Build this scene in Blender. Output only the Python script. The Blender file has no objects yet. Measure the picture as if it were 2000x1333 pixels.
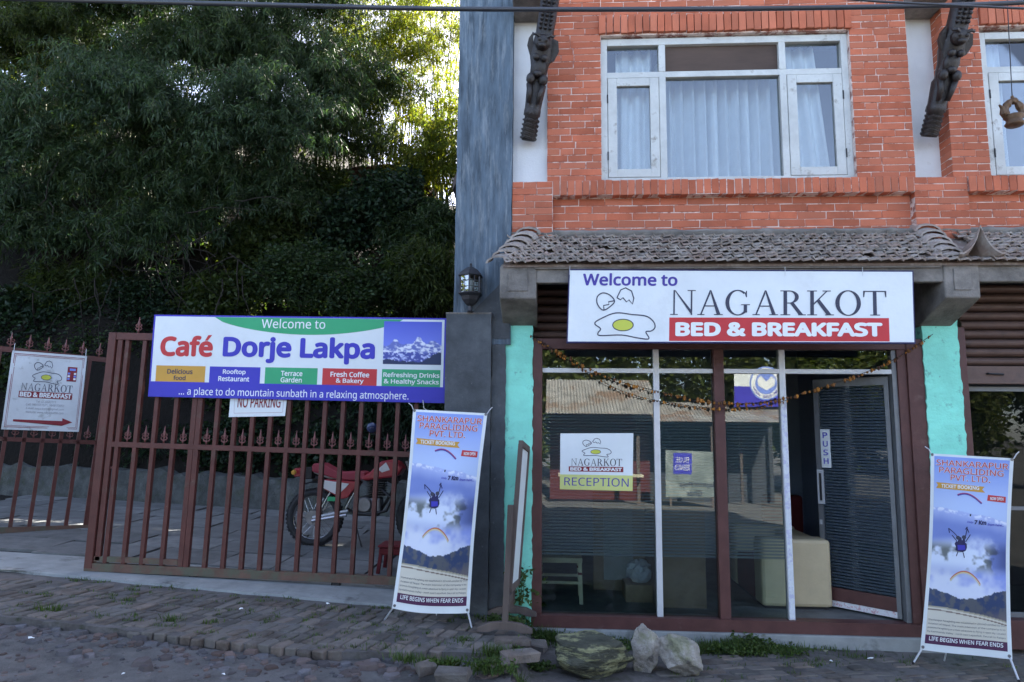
import bpy, bmesh, math, random
import numpy as np
from mathutils import Vector, Matrix
random.seed(7); rng = np.random.default_rng(7)
R_ = math.radians
S = bpy.context.scene
COL = S.collection
# ------------------------------------------------------------------ camera
CAM = Vector((0, -5.9, 1.67)); YAW, PITCH, ROLL = R_(3.4), R_(7.4), R_(.55)
FW = Vector((-math.sin(YAW)*math.cos(PITCH), math.cos(YAW)*math.cos(PITCH), math.sin(PITCH)))
_r = Vector((math.cos(YAW), math.sin(YAW), 0)); _u = _r.cross(FW)
RT = math.cos(ROLL)*_r + math.sin(ROLL)*_u
UP = -math.sin(ROLL)*_r + math.cos(ROLL)*_u
cd = bpy.data.cameras.new('camera'); cam = bpy.data.objects.new('camera', cd); COL.objects.link(cam)
cd.lens = 24; cd.sensor_width = 36; cd.clip_start = .05; cd.clip_end = 2000
mw = Matrix((RT, UP, -FW)).transposed().to_4x4(); mw.translation = CAM
cam.matrix_world = mw; S.camera = cam
# ------------------------------------------------------------------ light
SUN_EL, SUN_AZ = R_(41), R_(27)          # sun stands behind the house, to its right
w = bpy.data.worlds.new('World'); S.world = w; w.use_nodes = True
nt = w.node_tree; bg = nt.nodes['Background']
sky = nt.nodes.new('ShaderNodeTexSky'); sky.sky_type = 'NISHITA'; sky.sun_disc = False
sky.sun_elevation = SUN_EL; sky.sun_rotation = SUN_AZ
sky.altitude = 1900; sky.air_density = .55; sky.dust_density = 4.0; sky.ozone_density = .2
wb = nt.nodes.new('ShaderNodeVectorMath'); wb.operation = 'MULTIPLY'; wb.inputs[1].default_value = (1.2, 1.03, .88)      # white balance of the shot, the same over the whole sky
nt.links.new(sky.outputs[0], wb.inputs[0]); nt.links.new(wb.outputs[0], bg.inputs[0]); bg.inputs[1].default_value = .15
sl = bpy.data.lights.new('sun', 'SUN'); so = bpy.data.objects.new('sun', sl); COL.objects.link(so)
sl.energy = 4.6; sl.angle = R_(.5); sl.color = (1, .94, .84)
sd = Vector((math.sin(SUN_AZ)*math.cos(SUN_EL), math.cos(SUN_AZ)*math.cos(SUN_EL), math.sin(SUN_EL)))
so.rotation_euler = sd.to_track_quat('Z', 'Y').to_euler(); so.location = (12, 25, 30)
S.view_settings.view_transform = 'Standard'; S.view_settings.look = 'None'
S.view_settings.exposure = 3.05; S.view_settings.gamma = 1
S.render.engine = 'CYCLES'
S.cycles.max_bounces = 8; S.cycles.transparent_max_bounces = 24; S.cycles.diffuse_bounces = 4
S.cycles.caustics_reflective = False; S.cycles.caustics_refractive = False
# ------------------------------------------------------------------ pixel helpers (photo pixels, 2000 x 1333)
F = 2000*24/36
def ray(px, py): return FW + RT*((px-1000)/F) - UP*((py-666.5)/F)
def at(px, py, Y):
    d = ray(px, py); return CAM + d*((Y-CAM.y)/d.y)
def atz(px, py, z):
    d = ray(px, py); return CAM + d*((z-CAM.z)/d.z)
# ------------------------------------------------------------------ objects
ORG = {}
def tag(o, label=None, cat=None, group=None, kind=None):
    for k, v in (('label', label), ('category', cat), ('group', group), ('kind', kind)):
        if v: o[k] = v
    return o
def thing(name, label, cat, loc=(0, 0, 0), group=None):
    o = bpy.data.objects.new(name, None); COL.objects.link(o); o.empty_display_size = .1
    o.location = loc; ORG[o.name] = Vector(loc)
    return tag(o, label, cat, group)
def link(name, me, parent=None, org=None):
    o = bpy.data.objects.new(name, me); COL.objects.link(o)
    if parent is not None: o.parent = parent
    ORG[o.name] = ORG.get(parent.name, Vector()) if parent is not None else Vector()
    return o
class MB:
    def __init__(s): s.v = []; s.f = []; s.c = None
    def add(s, vs, fs):
        n = len(s.v); s.v += [tuple(v) for v in vs]; s.f += [tuple(i+n for i in f) for f in fs]; return s
    def box(s, x0, x1, y0, y1, z0, z1):
        return s.add([(x0,y0,z0),(x1,y0,z0),(x1,y1,z0),(x0,y1,z0),(x0,y0,z1),(x1,y0,z1),(x1,y1,z1),(x0,y1,z1)],
                     [(3,2,1,0),(4,5,6,7),(0,1,5,4),(1,2,6,5),(2,3,7,6),(3,0,4,7)])
    def bar(s, p, q, wd, dp=None, up=(0, 0, 1)):
        p, q = Vector(p), Vector(q); dp = dp or wd; d = (q-p).normalized(); up = Vector(up)
        if abs(d.dot(up)) > .98: up = Vector((0, 1, 0))
        a = d.cross(up).normalized(); b = a.cross(d); a *= wd/2; b *= dp/2
        vs = [p-a-b, p+a-b, p+a+b, p-a+b, q-a-b, q+a-b, q+a+b, q-a+b]
        return s.add(vs, [(3,2,1,0),(4,5,6,7),(0,1,5,4),(1,2,6,5),(2,3,7,6),(3,0,4,7)])
    def tube(s, pts, r, n=8, cap=True):
        pts = [Vector(p) for p in pts]; k = len(pts); rs = r if hasattr(r, '__len__') else [r]*k
        prev = None; rings = []
        for i, p in enumerate(pts):
            d = (pts[min(i+1, k-1)] - pts[max(i-1, 0)]).normalized()
            if prev is None: a = d.orthogonal().normalized()
            else: a = (prev - d*prev.dot(d)); a = a.normalized() if a.length > 1e-6 else d.orthogonal().normalized()
            prev = a; b = d.cross(a)
            rings.append([p + (a*math.cos(t)+b*math.sin(t))*rs[i] for t in [2*math.pi*j/n for j in range(n)]])
        vs = [v for rg in rings for v in rg]; fs = []
        for i in range(k-1):
            for j in range(n):
                fs.append((i*n+j, i*n+(j+1) % n, (i+1)*n+(j+1) % n, (i+1)*n+j))
        if cap: fs += [tuple(range(n))[::-1], tuple((k-1)*n+j for j in range(n))]
        return s.add(vs, fs)
    def lathe(s, prof, n=16, o=(0, 0, 0), ax='z', a0=0.):
        o = Vector(o); vs = []; fs = []
        for r, z in prof:
            for j in range(n):
                t = 2*math.pi*j/n + a0; p = (r*math.cos(t), r*math.sin(t), z)
                if ax == 'y': p = (p[0], p[2], p[1])
                if ax == 'x': p = (p[2], p[0], p[1])
                vs.append(o+Vector(p))
        for i in range(len(prof)-1):
            for j in range(n):
                fs.append((i*n+j, i*n+(j+1) % n, (i+1)*n+(j+1) % n, (i+1)*n+j))
        k = len(prof)-1
        if prof[0][0] > 1e-4: fs.append(tuple(range(n))[::-1])
        if prof[-1][0] > 1e-4: fs.append(tuple(k*n+j for j in range(n)))
        return s.add(vs, fs)
    def prism(s, poly, fn, w0, w1):
        n = len(poly); vs = [fn(u, v, w0) for u, v in poly]+[fn(u, v, w1) for u, v in poly]
        return s.add(vs, [tuple(range(n))[::-1], tuple(range(n, 2*n))]+[(i, (i+1) % n, n+(i+1) % n, n+i) for i in range(n)])
    def flat(s, poly, fn, w0=0):
        n = len(poly); return s.add([fn(u, v, w0) for u, v in poly], [tuple(range(n))])
    def ico(s, c, r, sub=2, sc=(1, 1, 1), fn=None):
        bm = bmesh.new(); bmesh.ops.create_icosphere(bm, subdivisions=sub, radius=1)
        vs = []
        for v in bm.verts:
            p = Vector(v.co); k = fn(p) if fn else 1
            vs.append((c[0]+p.x*k*r*sc[0], c[1]+p.y*k*r*sc[1], c[2]+p.z*k*r*sc[2]))
        fs = [tuple(v.index for v in f.verts) for f in bm.faces]; bm.free(); return s.add(vs, fs)
    def mesh(s, name, m, off=None, smooth=False):
        off = off or Vector(); me = bpy.data.meshes.new(name)
        me.from_pydata([(a-off.x, b-off.y, c-off.z) for a, b, c in s.v], [], s.f)
        bm = bmesh.new(); bm.from_mesh(me); bmesh.ops.recalc_face_normals(bm, faces=bm.faces); bm.to_mesh(me); bm.free()
        if m: me.materials.append(m)
        if smooth: me.shade_smooth()
        return me
    def build(s, name, m, parent=None, smooth=False, bevel=0, local=False, **kw):
        off = Vector() if local or parent is None else ORG.get(parent.name, Vector())
        o = link(name, s.mesh(name, m, off, smooth), parent)
        if bevel:
            b = o.modifiers.new('bevel', 'BEVEL'); b.width = bevel; b.segments = 2; b.limit_method = 'ANGLE'
        return tag(o, **kw) if kw else o
def box(name, m, parent, x0, x1, y0, y1, z0, z1, bevel=0, **kw):
    return MB().box(x0, x1, y0, y1, z0, z1).build(name, m, parent, bevel=bevel, **kw)
def npmesh(name, V, faces_n, m, parent=None, off=None):
    """V: (k*n,3) array, every n verts are one face"""
    me = bpy.data.meshes.new(name); k = len(V)//faces_n
    if off is not None: V = V-np.array(off)
    me.vertices.add(len(V)); me.vertices.foreach_set('co', V.astype(np.float32).ravel())
    me.loops.add(len(V)); me.loops.foreach_set('vertex_index', np.arange(len(V), dtype=np.int32))
    me.polygons.add(k); me.polygons.foreach_set('loop_start', np.arange(0, len(V), faces_n, dtype=np.int32))
    me.update(calc_edges=True); me.materials.append(m)
    return link(name, me, parent)
# ------------------------------------------------------------------ materials
def N(nt, t, **kw):
    n = nt.nodes.new(t)
    for k, v in kw.items():
        if k.startswith('i_'): n.inputs[k[2:].replace('_', ' ')].default_value = v
        else: setattr(n, k, v)
    return n
def mixc(nt, fac, a, b, bt='MIX'):
    n = nt.nodes.new('ShaderNodeMix'); n.data_type = 'RGBA'; n.blend_type = bt
    for i, x in ((0, fac), (6, a), (7, b)):
        if hasattr(x, 'is_output'): nt.links.new(x, n.inputs[i])
        elif i == 0: n.inputs[0].default_value = x
        else: n.inputs[i].default_value = (*x[:3], 1)
    return n.outputs[2]
def math_(nt, op, a, b=0., c=None, clamp=False):
    n = nt.nodes.new('ShaderNodeMath'); n.operation = op; n.use_clamp = clamp
    for i, x in enumerate((a, b) if c is None else (a, b, c)):
        if hasattr(x, 'is_output'): nt.links.new(x, n.inputs[i])
        else: n.inputs[i].default_value = x
    return n.outputs[0]
def noise(nt, vec, scale, detail=4, rough=.6, stretch=None):
    if stretch:
        mp = N(nt, 'ShaderNodeMapping'); mp.inputs['Scale'].default_value = stretch; nt.links.new(vec, mp.inputs[0]); vec = mp.outputs[0]
    n = N(nt, 'ShaderNodeTexNoise'); n.inputs['Scale'].default_value = scale; n.inputs['Detail'].default_value = detail
    n.inputs['Roughness'].default_value = rough; nt.links.new(vec, n.inputs['Vector']); return n.outputs[0]
def ramp(nt, x, lo, hi):
    n = N(nt, 'ShaderNodeMapRange'); n.inputs[1].default_value = lo; n.inputs[2].default_value = hi; nt.links.new(x, n.inputs[0]); return n.outputs[0]
def rnd(nt, geo):
    oi = N(nt, 'ShaderNodeObjectInfo')
    return math_(nt, 'FRACT', math_(nt, 'ADD', geo.outputs['Random Per Island'], oi.outputs['Random']))
def mat(name, col, rough=.75, var=.18, scale=6, bump=.15, bscale=60, metal=0, spec=.35, col2=None, s2=3, lo=.5, hi=.7, a2=1.,
        island=0., icol=None, stretch=None, col3=None, s3=20, lo3=.6, hi3=.7, bdist=.01, attr=None):
    m = bpy.data.materials.new(name); m.use_nodes = True; nt = m.node_tree; b = nt.nodes['Principled BSDF']
    geo = N(nt, 'ShaderNodeNewGeometry'); P = geo.outputs['Position']
    if attr:
        at_ = N(nt, 'ShaderNodeVertexColor', layer_name=attr); base = at_.outputs[0]
        c = mixc(nt, 1, base, (1, 1, 1), 'MULTIPLY')
    else:
        f = noise(nt, P, scale, 5, .65, stretch)
        c = mixc(nt, ramp(nt, f, .3, .7), [x*(1-var) for x in col], [min(1, x*(1+var)) for x in col])
    if island or icol:
        r = rnd(nt, geo)
        if icol: c = mixc(nt, math_(nt, 'POWER', r, 1.5), c, icol)
        if island:
            r2 = math_(nt, 'FRACT', math_(nt, 'MULTIPLY', r, 7.31))
            k = math_(nt, 'MULTIPLY_ADD', r2, 2*island, 1-island)
            v = N(nt, 'ShaderNodeVectorMath', operation='SCALE'); nt.links.new(c, v.inputs[0]); nt.links.new(k, v.inputs['Scale']); c = v.outputs[0]
    if col2: c = mixc(nt, math_(nt, 'MULTIPLY', ramp(nt, noise(nt, P, s2, 6, .7, stretch), lo, hi), a2), c, col2)
    if col3: c = mixc(nt, ramp(nt, noise(nt, P, s3, 4, .6), lo3, hi3), c, col3)
    nt.links.new(c, b.inputs['Base Color'])
    b.inputs['Roughness'].default_value = rough; b.inputs['Metallic'].default_value = metal; b.inputs['Specular IOR Level'].default_value = spec
    if bump:
        bn = N(nt, 'ShaderNodeBump'); bn.inputs['Strength'].default_value = bump; bn.inputs['Distance'].default_value = bdist
        nt.links.new(noise(nt, P, bscale, 6, .65, stretch), bn.inputs['Height']); nt.links.new(bn.outputs[0], b.inputs['Normal'])
    return m
def leafmat(name, col, icol, trans=.35, rough=.55, spec=.22, tcol=None):
    m = mat(name, col, rough, .25, 3, 0, island=.45, icol=icol, spec=spec); nt = m.node_tree
    b = nt.nodes['Principled BSDF']; src = b.inputs['Base Color'].links[0].from_socket
    t = N(nt, 'ShaderNodeBsdfTranslucent'); v = mixc(nt, 1, src, tcol or (2.2, 2.4, .8), 'MULTIPLY'); nt.links.new(v, t.inputs[0])
    mx = N(nt, 'ShaderNodeMixShader'); mx.inputs[0].default_value = trans
    nt.links.new(b.outputs[0], mx.inputs[1]); nt.links.new(t.outputs[0], mx.inputs[2])
    nt.links.new(mx.outputs[0], nt.nodes['Material Output'].inputs[0]); return m
def glassmat(name, tint=(.9, .95, .95), base=.06, k=1.0, wav=.02, film=None, rough=0.):
    m = bpy.data.materials.new(name); m.use_nodes = True; nt = m.node_tree; nt.nodes.remove(nt.nodes['Principled BSDF'])
    geo = N(nt, 'ShaderNodeNewGeometry'); tr = N(nt, 'ShaderNodeBsdfTransparent'); tr.inputs[0].default_value = (*tint, 1)
    gl = N(nt, 'ShaderNodeBsdfGlossy'); gl.inputs['Roughness'].default_value = rough
    if wav:
        bn = N(nt, 'ShaderNodeBump'); bn.inputs['Strength'].default_value = wav; bn.inputs['Distance'].default_value = .02
        nt.links.new(noise(nt, geo.outputs['Position'], 1.6, 2), bn.inputs['Height']); nt.links.new(bn.outputs[0], gl.inputs['Normal'])
    fr = N(nt, 'ShaderNodeFresnel'); fr.inputs[0].default_value = 1.5
    fac = math_(nt, 'MULTIPLY_ADD', fr.outputs[0], k, base, clamp=True)
    mx = N(nt, 'ShaderNodeMixShader'); nt.links.new(fac, mx.inputs[0]); nt.links.new(tr.outputs[0], mx.inputs[1]); nt.links.new(gl.outputs[0], mx.inputs[2])
    nt.links.new(mx.outputs[0], nt.nodes['Material Output'].inputs[0]); return m
def filmmat(k=.5, col=(.24, .28, .31)):
    m = bpy.data.materials.new('frosted_stripes'); m.use_nodes = True; nt = m.node_tree; nt.nodes.remove(nt.nodes['Principled BSDF'])
    geo = N(nt, 'ShaderNodeNewGeometry'); sp = N(nt, 'ShaderNodeSeparateXYZ'); nt.links.new(geo.outputs['Position'], sp.inputs[0])
    fr = math_(nt, 'FRACT', math_(nt, 'MULTIPLY', sp.outputs[2], 1/.0262)); st = math_(nt, 'LESS_THAN', fr, .62)
    fac = math_(nt, 'MULTIPLY_ADD', st, k, .05)
    tr = N(nt, 'ShaderNodeBsdfTransparent'); df = N(nt, 'ShaderNodeBsdfDiffuse'); df.inputs[0].default_value = (*col, 1)
    mx = N(nt, 'ShaderNodeMixShader'); nt.links.new(fac, mx.inputs[0]); nt.links.new(tr.outputs[0], mx.inputs[1]); nt.links.new(df.outputs[0], mx.inputs[2])
    nt.links.new(mx.outputs[0], nt.nodes['Material Output'].inputs[0]); return m
def ink(name, col, rough=.5): return mat(name, col, rough, .05, 4, 0, spec=.3)
M = {}
M['brick'] = mat('red_brick', (.44, .124, .064), .9, .24, 4, .55, 90, island=.17, icol=(.47, .155, .088), col2=(.27, .10, .065), s2=1.1, lo=.5, hi=.75, a2=.35, col3=(.55, .32, .24), s3=34, lo3=.66, hi3=.8)
M['mortar'] = mat('lime_mortar', (.70, .58, .52), .95, .25, 14, .6, 70, col2=(.25, .07, .045), s2=9, lo=.5, hi=.58, a2=.85)
M['paver'] = mat('worn_paver_brick', (.132, .106, .088), .97, .4, 9, .8, 60, island=.4, icol=(.115, .108, .098), col2=(.165, .156, .143), s2=4, lo=.45, hi=.65, a2=.75)
M['dirt'] = mat('packed_dirt', (.10, .092, .088), .97, .35, 5, .7, 40, col2=(.17, .16, .155), s2=2, lo=.45, hi=.6, a2=.7, col3=(.055, .06, .04), s3=9, lo3=.55, hi3=.68, bdist=.02)
M['road'] = mat('broken_tarmac', (.115, .112, .108), .95, .35, 6, .9, 45, col2=(.17, .165, .16), s2=1.6, lo=.45, hi=.62, a2=.6, col3=(.2, .085, .05), s3=3.1, lo3=.68, hi3=.78, bdist=.02)
M['concrete'] = mat('apron_concrete', (.27, .285, .28), .9, .2, 4, .3, 70, col2=(.09, .095, .09), s2=2.2, lo=.55, hi=.66, a2=.85)
M['slab'] = mat('paving_slab', (.155, .16, .158), .9, .25, 5, .3, 50, island=.2, col2=(.08, .085, .08), s2=3, lo=.5, hi=.7, a2=.7)
M['beam'] = mat('weathered_cement', (.22, .205, .185), .95, .3, 5, .6, 60, col2=(.06, .056, .052), s2=4, lo=.44, hi=.7, a2=.75)
M['bluecol'] = mat('blue_grey_plaster', (.095, .13, .165), .9, .5, 7, .6, 50, stretch=(3.0, 3.0, .35), col2=(.36, .40, .42), s2=5.5, lo=.5, hi=.76, a2=.75, col3=(.45, .47, .48), s3=2.3, lo3=.66, hi3=.76)
M['pillar'] = mat('grey_cement_pillar', (.088, .098, .107), .92, .3, 5, .4, 70, col2=(.045, .05, .055), s2=2, lo=.45, hi=.7, a2=.8, col3=(.15, .16, .165), s3=26, lo3=.64, hi3=.78)
M['teal'] = mat('teal_paint', (.27, .78, .62), .75, .12, 3, .6, 30, col2=(.13, .3, .26), s2=9, lo=.6, hi=.7, a2=.75, col3=(.10, .13, .12), s3=38, lo3=.7, hi3=.76)
M['white'] = mat('white_plaster', (.66, .67, .67), .85, .08, 3, .25, 60, col2=(.4, .38, .35), s2=6, lo=.6, hi=.75, a2=.7)
M['wframe'] = mat('worn_white_paint', (.53, .55, .53), .65, .15, 5, .35, 40, col2=(.24, .22, .19), s2=10, lo=.57, hi=.68, a2=.8)
M['carved'] = mat('dark_carved_wood', (.018, .014, .013), .45, .4, 14, .8, 45, spec=.5, col2=(.17, .16, .16), s2=16, lo=.6, hi=.74, a2=.55)
M['brown'] = mat('maroon_brown_paint', (.095, .04, .036), .5, .2, 6, .2, 50, col2=(.14, .08, .07), s2=8, lo=.6, hi=.75)
M['shutter'] = mat('brown_shutter', (.125, .078, .064), .55, .25, 5, .15, 40, col2=(.07, .05, .045), s2=5, lo=.5, hi=.7)
M['alu'] = mat('aluminium', (.6, .62, .64), .35, .08, 10, .03, 30, metal=.15, spec=.6)
M['alu_d'] = mat('dull_aluminium', (.17, .18, .19), .45, .15, 10, .03, 30, metal=.2, spec=.6)
M['steel'] = mat('painted_steel_tube', (.55, .57, .6), .4, .1, 10, 0, metal=.4)
M['gate'] = mat('maroon_gate_paint', (.095, .030, .024), .5, .2, 6, .12, 60, col2=(.10, .06, .045), s2=7, lo=.55, hi=.7, col3=(.3, .22, .17), s3=30, lo3=.72, hi3=.8)
M['gate_b'] = mat('dusty_gate_rail', (.13, .075, .055), .75, .25, 6, .15, 60, col2=(.1, .1, .07), s2=5, lo=.45, hi=.6)
M['finial'] = mat('finial_paint', (.17, .07, .065), .5, .2, 20, .1, 60)
M['tile'] = mat('clay_roof_tile', (.31, .275, .24), .95, .25, 12, .5, 90, island=.3, icol=(.29, .22, .185), col2=(.42, .39, .35), s2=7, lo=.5, hi=.66, a2=.7)
M['glass'] = glassmat('window_glass', (.92, .96, .97), .06, 1.4, .015)
M['shopglass'] = glassmat('shop_glass', (.82, .9, .9), .03, .95, .008)
M['dimglass'] = glassmat('dim_reflection_glass', (.5, .55, .55), .005, .45, .01)  # darker shop glass copy, its reflection turned down to lose the bright glare
M['film'] = filmmat(); M['film_d'] = filmmat(.5, (.075, .10, .125))
M['curtain'] = mat('pale_curtain', (.82, .84, .85), .9, .06, 8, .1, 120)
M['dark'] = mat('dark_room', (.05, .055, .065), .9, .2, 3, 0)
M['roomwall'] = mat('room_wall', (.26, .29, .37), .9, .1, 2, 0)
M['floor'] = mat('room_floor', (.14, .15, .15), .6, .3, 5, .1, 30)
M['black'] = mat('black_rubber', (.018, .018, .02), .6, .2, 10, .1, 50)
M['lamp'] = mat('lantern_metal', (.045, .045, .05), .45, .3, 12, .25, 60, metal=.5, spec=.5)
M['lampglass'] = glassmat('lantern_glass', (.7, .76, .74), .12, 1.2, .06)
M['signw'] = mat('sign_vinyl', (.74, .79, .80), .45, .05, 2, .22, 4, bdist=.03, col2=(.6, .63, .63), s2=5, lo=.55, hi=.8, a2=.5)
M['signblue'] = ink('sign_blue', (.055, .05, .46)); M['navy'] = ink('navy_edge', (.025, .025, .10)); M['purple'] = ink('purple_ink', (.075, .055, .33))
M['slate'] = ink('slate_ink', (.05, .055, .09)); M['red'] = ink('red_ink', (.55, .045, .05)); M['orange'] = ink('orange_ink', (.62, .34, .06))
M['green'] = ink('green_ink', (.045, .38, .17)); M['yolk'] = ink('yolk_ink', (.58, .62, .09)); M['whiteink'] = ink('white_ink', (.82, .85, .86))
M['maroonink'] = ink('maroon_ink', (.25, .03, .04)); M['blackink'] = ink('black_ink', (.02, .02, .03)); M['yellow'] = ink('pale_yellow_ink', (.62, .66, .24))
M['plum'] = ink('plum_ink', (.09, .03, .07)); M['skyblue'] = ink('sky_blue_ink', (.2, .3, .75)); M['pink'] = ink('pink_ink', (.5, .08, .12))
M['cream'] = ink('cream_ink', (.62, .58, .46)); M['greyink'] = ink('grey_ink', (.25, .26, .3))
M['dirtyvinyl'] = mat('dirty_vinyl', (.62, .66, .68), .5, .1, 3, .15, 6, bdist=.02, col2=(.22, .24, .22), s2=7, lo=.56, hi=.72, a2=.8)
M['darkply'] = mat('dark_plywood', (.075, .05, .038), .7, .3, 3, .1, 40, stretch=(.4, 1, 2))
M['wood'] = mat('old_wood', (.115, .09, .078), .8, .3, 5, .3, 50, stretch=(1, 1, .2))
M['ply'] = mat('plywood', (.26, .19, .13), .7, .25, 3, .1, 40, col2=(.15, .11, .08), s2=3, lo=.5, hi=.7)
M['rockd'] = mat('mossy_dark_rock', (.075, .078, .058), .95, .5, 9, 1, 22, col2=(.34, .34, .18), s2=6, lo=.5, hi=.58, a2=.9, stretch=(.6, 1, 3.2), bdist=.05)
M['rockl'] = mat('pale_rock', (.40, .37, .33), .95, .35, 9, 1, 22, col2=(.24, .25, .13), s2=5, lo=.5, hi=.62, a2=.7, col3=(.14, .13, .12), s3=14, lo3=.6, hi3=.7, bdist=.05)
M['bark'] = mat('twig_bark', (.024, .019, .015), .9, .3, 10, .3, 40)
M['culm'] = mat('bamboo_culm', (.075, .085, .032), .55, .35, 6, .1, 40)
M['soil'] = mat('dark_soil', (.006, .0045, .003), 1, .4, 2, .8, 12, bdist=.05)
M['redwall'] = mat('red_earth', (.06, .026, .018), 1, .4, 3, .8, 14, bdist=.05)
M['stonewall'] = mat('rough_stone', (.085, .092, .09), .95, .4, 7, .9, 30, bdist=.03, col2=(.06, .07, .05), s2=5)
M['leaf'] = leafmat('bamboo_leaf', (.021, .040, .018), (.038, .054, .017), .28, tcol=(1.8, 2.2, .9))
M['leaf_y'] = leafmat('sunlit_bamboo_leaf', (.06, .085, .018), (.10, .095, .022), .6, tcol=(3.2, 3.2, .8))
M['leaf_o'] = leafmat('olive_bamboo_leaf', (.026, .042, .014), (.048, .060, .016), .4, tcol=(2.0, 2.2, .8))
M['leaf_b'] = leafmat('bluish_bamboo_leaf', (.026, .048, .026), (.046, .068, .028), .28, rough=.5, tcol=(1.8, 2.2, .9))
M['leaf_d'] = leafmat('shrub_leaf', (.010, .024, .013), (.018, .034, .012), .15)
M['weed'] = leafmat('weed_leaf', (.045, .085, .022), (.075, .10, .03), .25)
M['tin'] = mat('corrugated_tin', (.36, .35, .33), .6, .3, 3, .1, 30, metal=.2, col2=(.27, .17, .11), s2=1.3, lo=.5, hi=.6, a2=.8)
M['shackred'] = mat('red_boards', (.10, .02, .02), .6, .2, 4, .1, 30)
M['cable'] = mat('cable_sheath', (.03, .035, .045), .35, .1, 8, 0, spec=.6)
M['brass'] = mat('old_brass', (.12, .075, .045), .5, .3, 20, .3, 80, metal=.55)
M['sofa'] = mat('beige_leather', (.56, .47, .30), .5, .08, 6, .15, 60); M['maroon'] = mat('maroon_fabric', (.12, .014, .018), .8, .15, 8, .1, 60)
M['creampaint'] = mat('cream_paint', (.52, .48, .34), .6, .15, 8, .1, 50)
M['mred'] = mat('red_plastic', (.33, .022, .035), .3, .08, 5, .02, 20, spec=.5); M['mwhite'] = mat('white_plastic', (.66, .66, .66), .35, .05, 5, 0)
M['mseat'] = mat('red_vinyl', (.30, .04, .06), .5, .12, 8, .15, 80); M['mblack'] = mat('black_metal', (.025, .025, .028), .45, .2, 10, .1, 40, metal=.3)
M['chrome'] = mat('worn_chrome', (.55, .55, .56), .25, .1, 12, 0, metal=.9); M['engine'] = mat('engine_alloy', (.2, .2, .21), .45, .25, 12, .2, 50, metal=.7)
M['tyre'] = mat('dusty_tyre', (.035, .036, .04), .85, .3, 12, .5, 60)
M['marigold'] = mat('dried_flower', (.36, .15, .025), .9, .4, 40, 0, island=.5, icol=(.08, .04, .03))
M['foliage_far'] = leafmat('far_leaf', (.05, .075, .02), (.10, .11, .03), .3)
# ================================================================== setting: road, pavement, apron, courtyard, hillside
def sm(a, b, x): t = min(1, max(0, (x-a)/(b-a))); return t*t*(3-2*t)
def H(x):
    left = .15+.034*min(max(-x, 0), 9); s = sm(-.25, -.12, x); return left*(1-s)+(-.012*min(max(x, 0), 10))*s
def hn(x, y, k=1.): return (math.sin(x*3.1*k+1.3*y*k)*math.cos(y*2.7*k-x*.8*k)+.5*math.sin(x*7.9*k+y*6.1*k))*.5
def roadz(x, y): return H(x)-(.062+(.018-.062)*sm(-.2, .3, x))+.012*hn(x, y)+(.012*hn(x, y, 4) if y < -.9 else 0)
def sheet(name, xs, ys, zf, m, **kw):
    b = MB(); nx = len(xs)
    b.add([(x, y, zf(x, y)) for y in ys for x in xs], [(j*nx+i, j*nx+i+1, (j+1)*nx+i+1, (j+1)*nx+i) for j in range(len(ys)-1) for i in range(nx-1)])
    return b.build(name, m, smooth=True, **kw)
xs = [-180, -90, -40, -20, -12]+list(np.arange(-9, 7.01, .11))+[9, 14, 25, 50, 100, 180]
ys = [-180, -90, -45, -25, -16, -12, -9, -7]+list(np.arange(-5, .31, .09))
sheet('road', [float(x) for x in xs], [float(y) for y in ys], lambda x, y: roadz(max(-9, min(7, x)), y), M['road'], kind='structure')
def edge_y(x): return -.92+(x+3.75)*(-.27/2.12) if x < -1.63 else -1.19+.16*sm(-1.63, -.5, x)    # road edge of the brick pavement
def apron_y(x): return .01-.11*(x+1.63)                                            # front edge of the concrete apron
# pavement bed
b = MB(); n = 60
for i in range(n+1):
    x = -7.5+i*(7.28/n); j = .02*hn(x, 1, 3)
    for y in (edge_y(x)-.01+j, -.3, apron_y(x)+.03 if x < -.95 else .0): b.v.append((x, y, H(x)-.009+.005*hn(x, y, 5)))
    b.v.append((x, edge_y(x)-.01+j, H(x)-.1))
for i in range(n):
    for k in range(2): b.f.append((i*4+k, i*4+4+k, i*4+5+k, i*4+1+k))
    b.f.append((i*4+3, i*4+7, i*4+4, i*4))
pav = b.build('pavement', M['dirt'], smooth=False, kind='structure')
dirt = sheet('dirt_verge', [float(x) for x in np.arange(-.5, 7.6, .12)], [float(y) for y in np.arange(-2.9, .06, .09)],
             lambda x, y: H(x)-.012+.009*hn(x, y, 2)-.05*sm(-.1, -.45, x)-.06*sm(-1.9, -2.9, y), M['dirt'], kind='structure')
def unit_brick(seed, jit=.06, bev=.003, dims=(.23, .1, .06)):
    r = random.Random(seed); bm = bmesh.new(); bmesh.ops.create_cube(bm, size=1)
    for v in bm.verts: v.co += Vector((r.uniform(-jit, jit)*.35, r.uniform(-jit, jit)*.35, r.uniform(-jit, jit)))
    for v in bm.verts: v.co = Vector((v.co.x*dims[0], v.co.y*dims[1], v.co.z*dims[2]))
    bmesh.ops.bevel(bm, geom=list(bm.edges), offset=bev, segments=1, affect='EDGES')
    for v in bm.verts: v.co = Vector((v.co.x/dims[0], v.co.y/dims[1], v.co.z/dims[2]))
    me = bpy.data.meshes.new('brick'); bm.to_mesh(me); bm.free(); return me
PB = [unit_brick(i, .1, .007, (.1, .2, .06)) for i in range(12)]
for m_ in PB: m_.materials.append(M['paver'])
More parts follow.
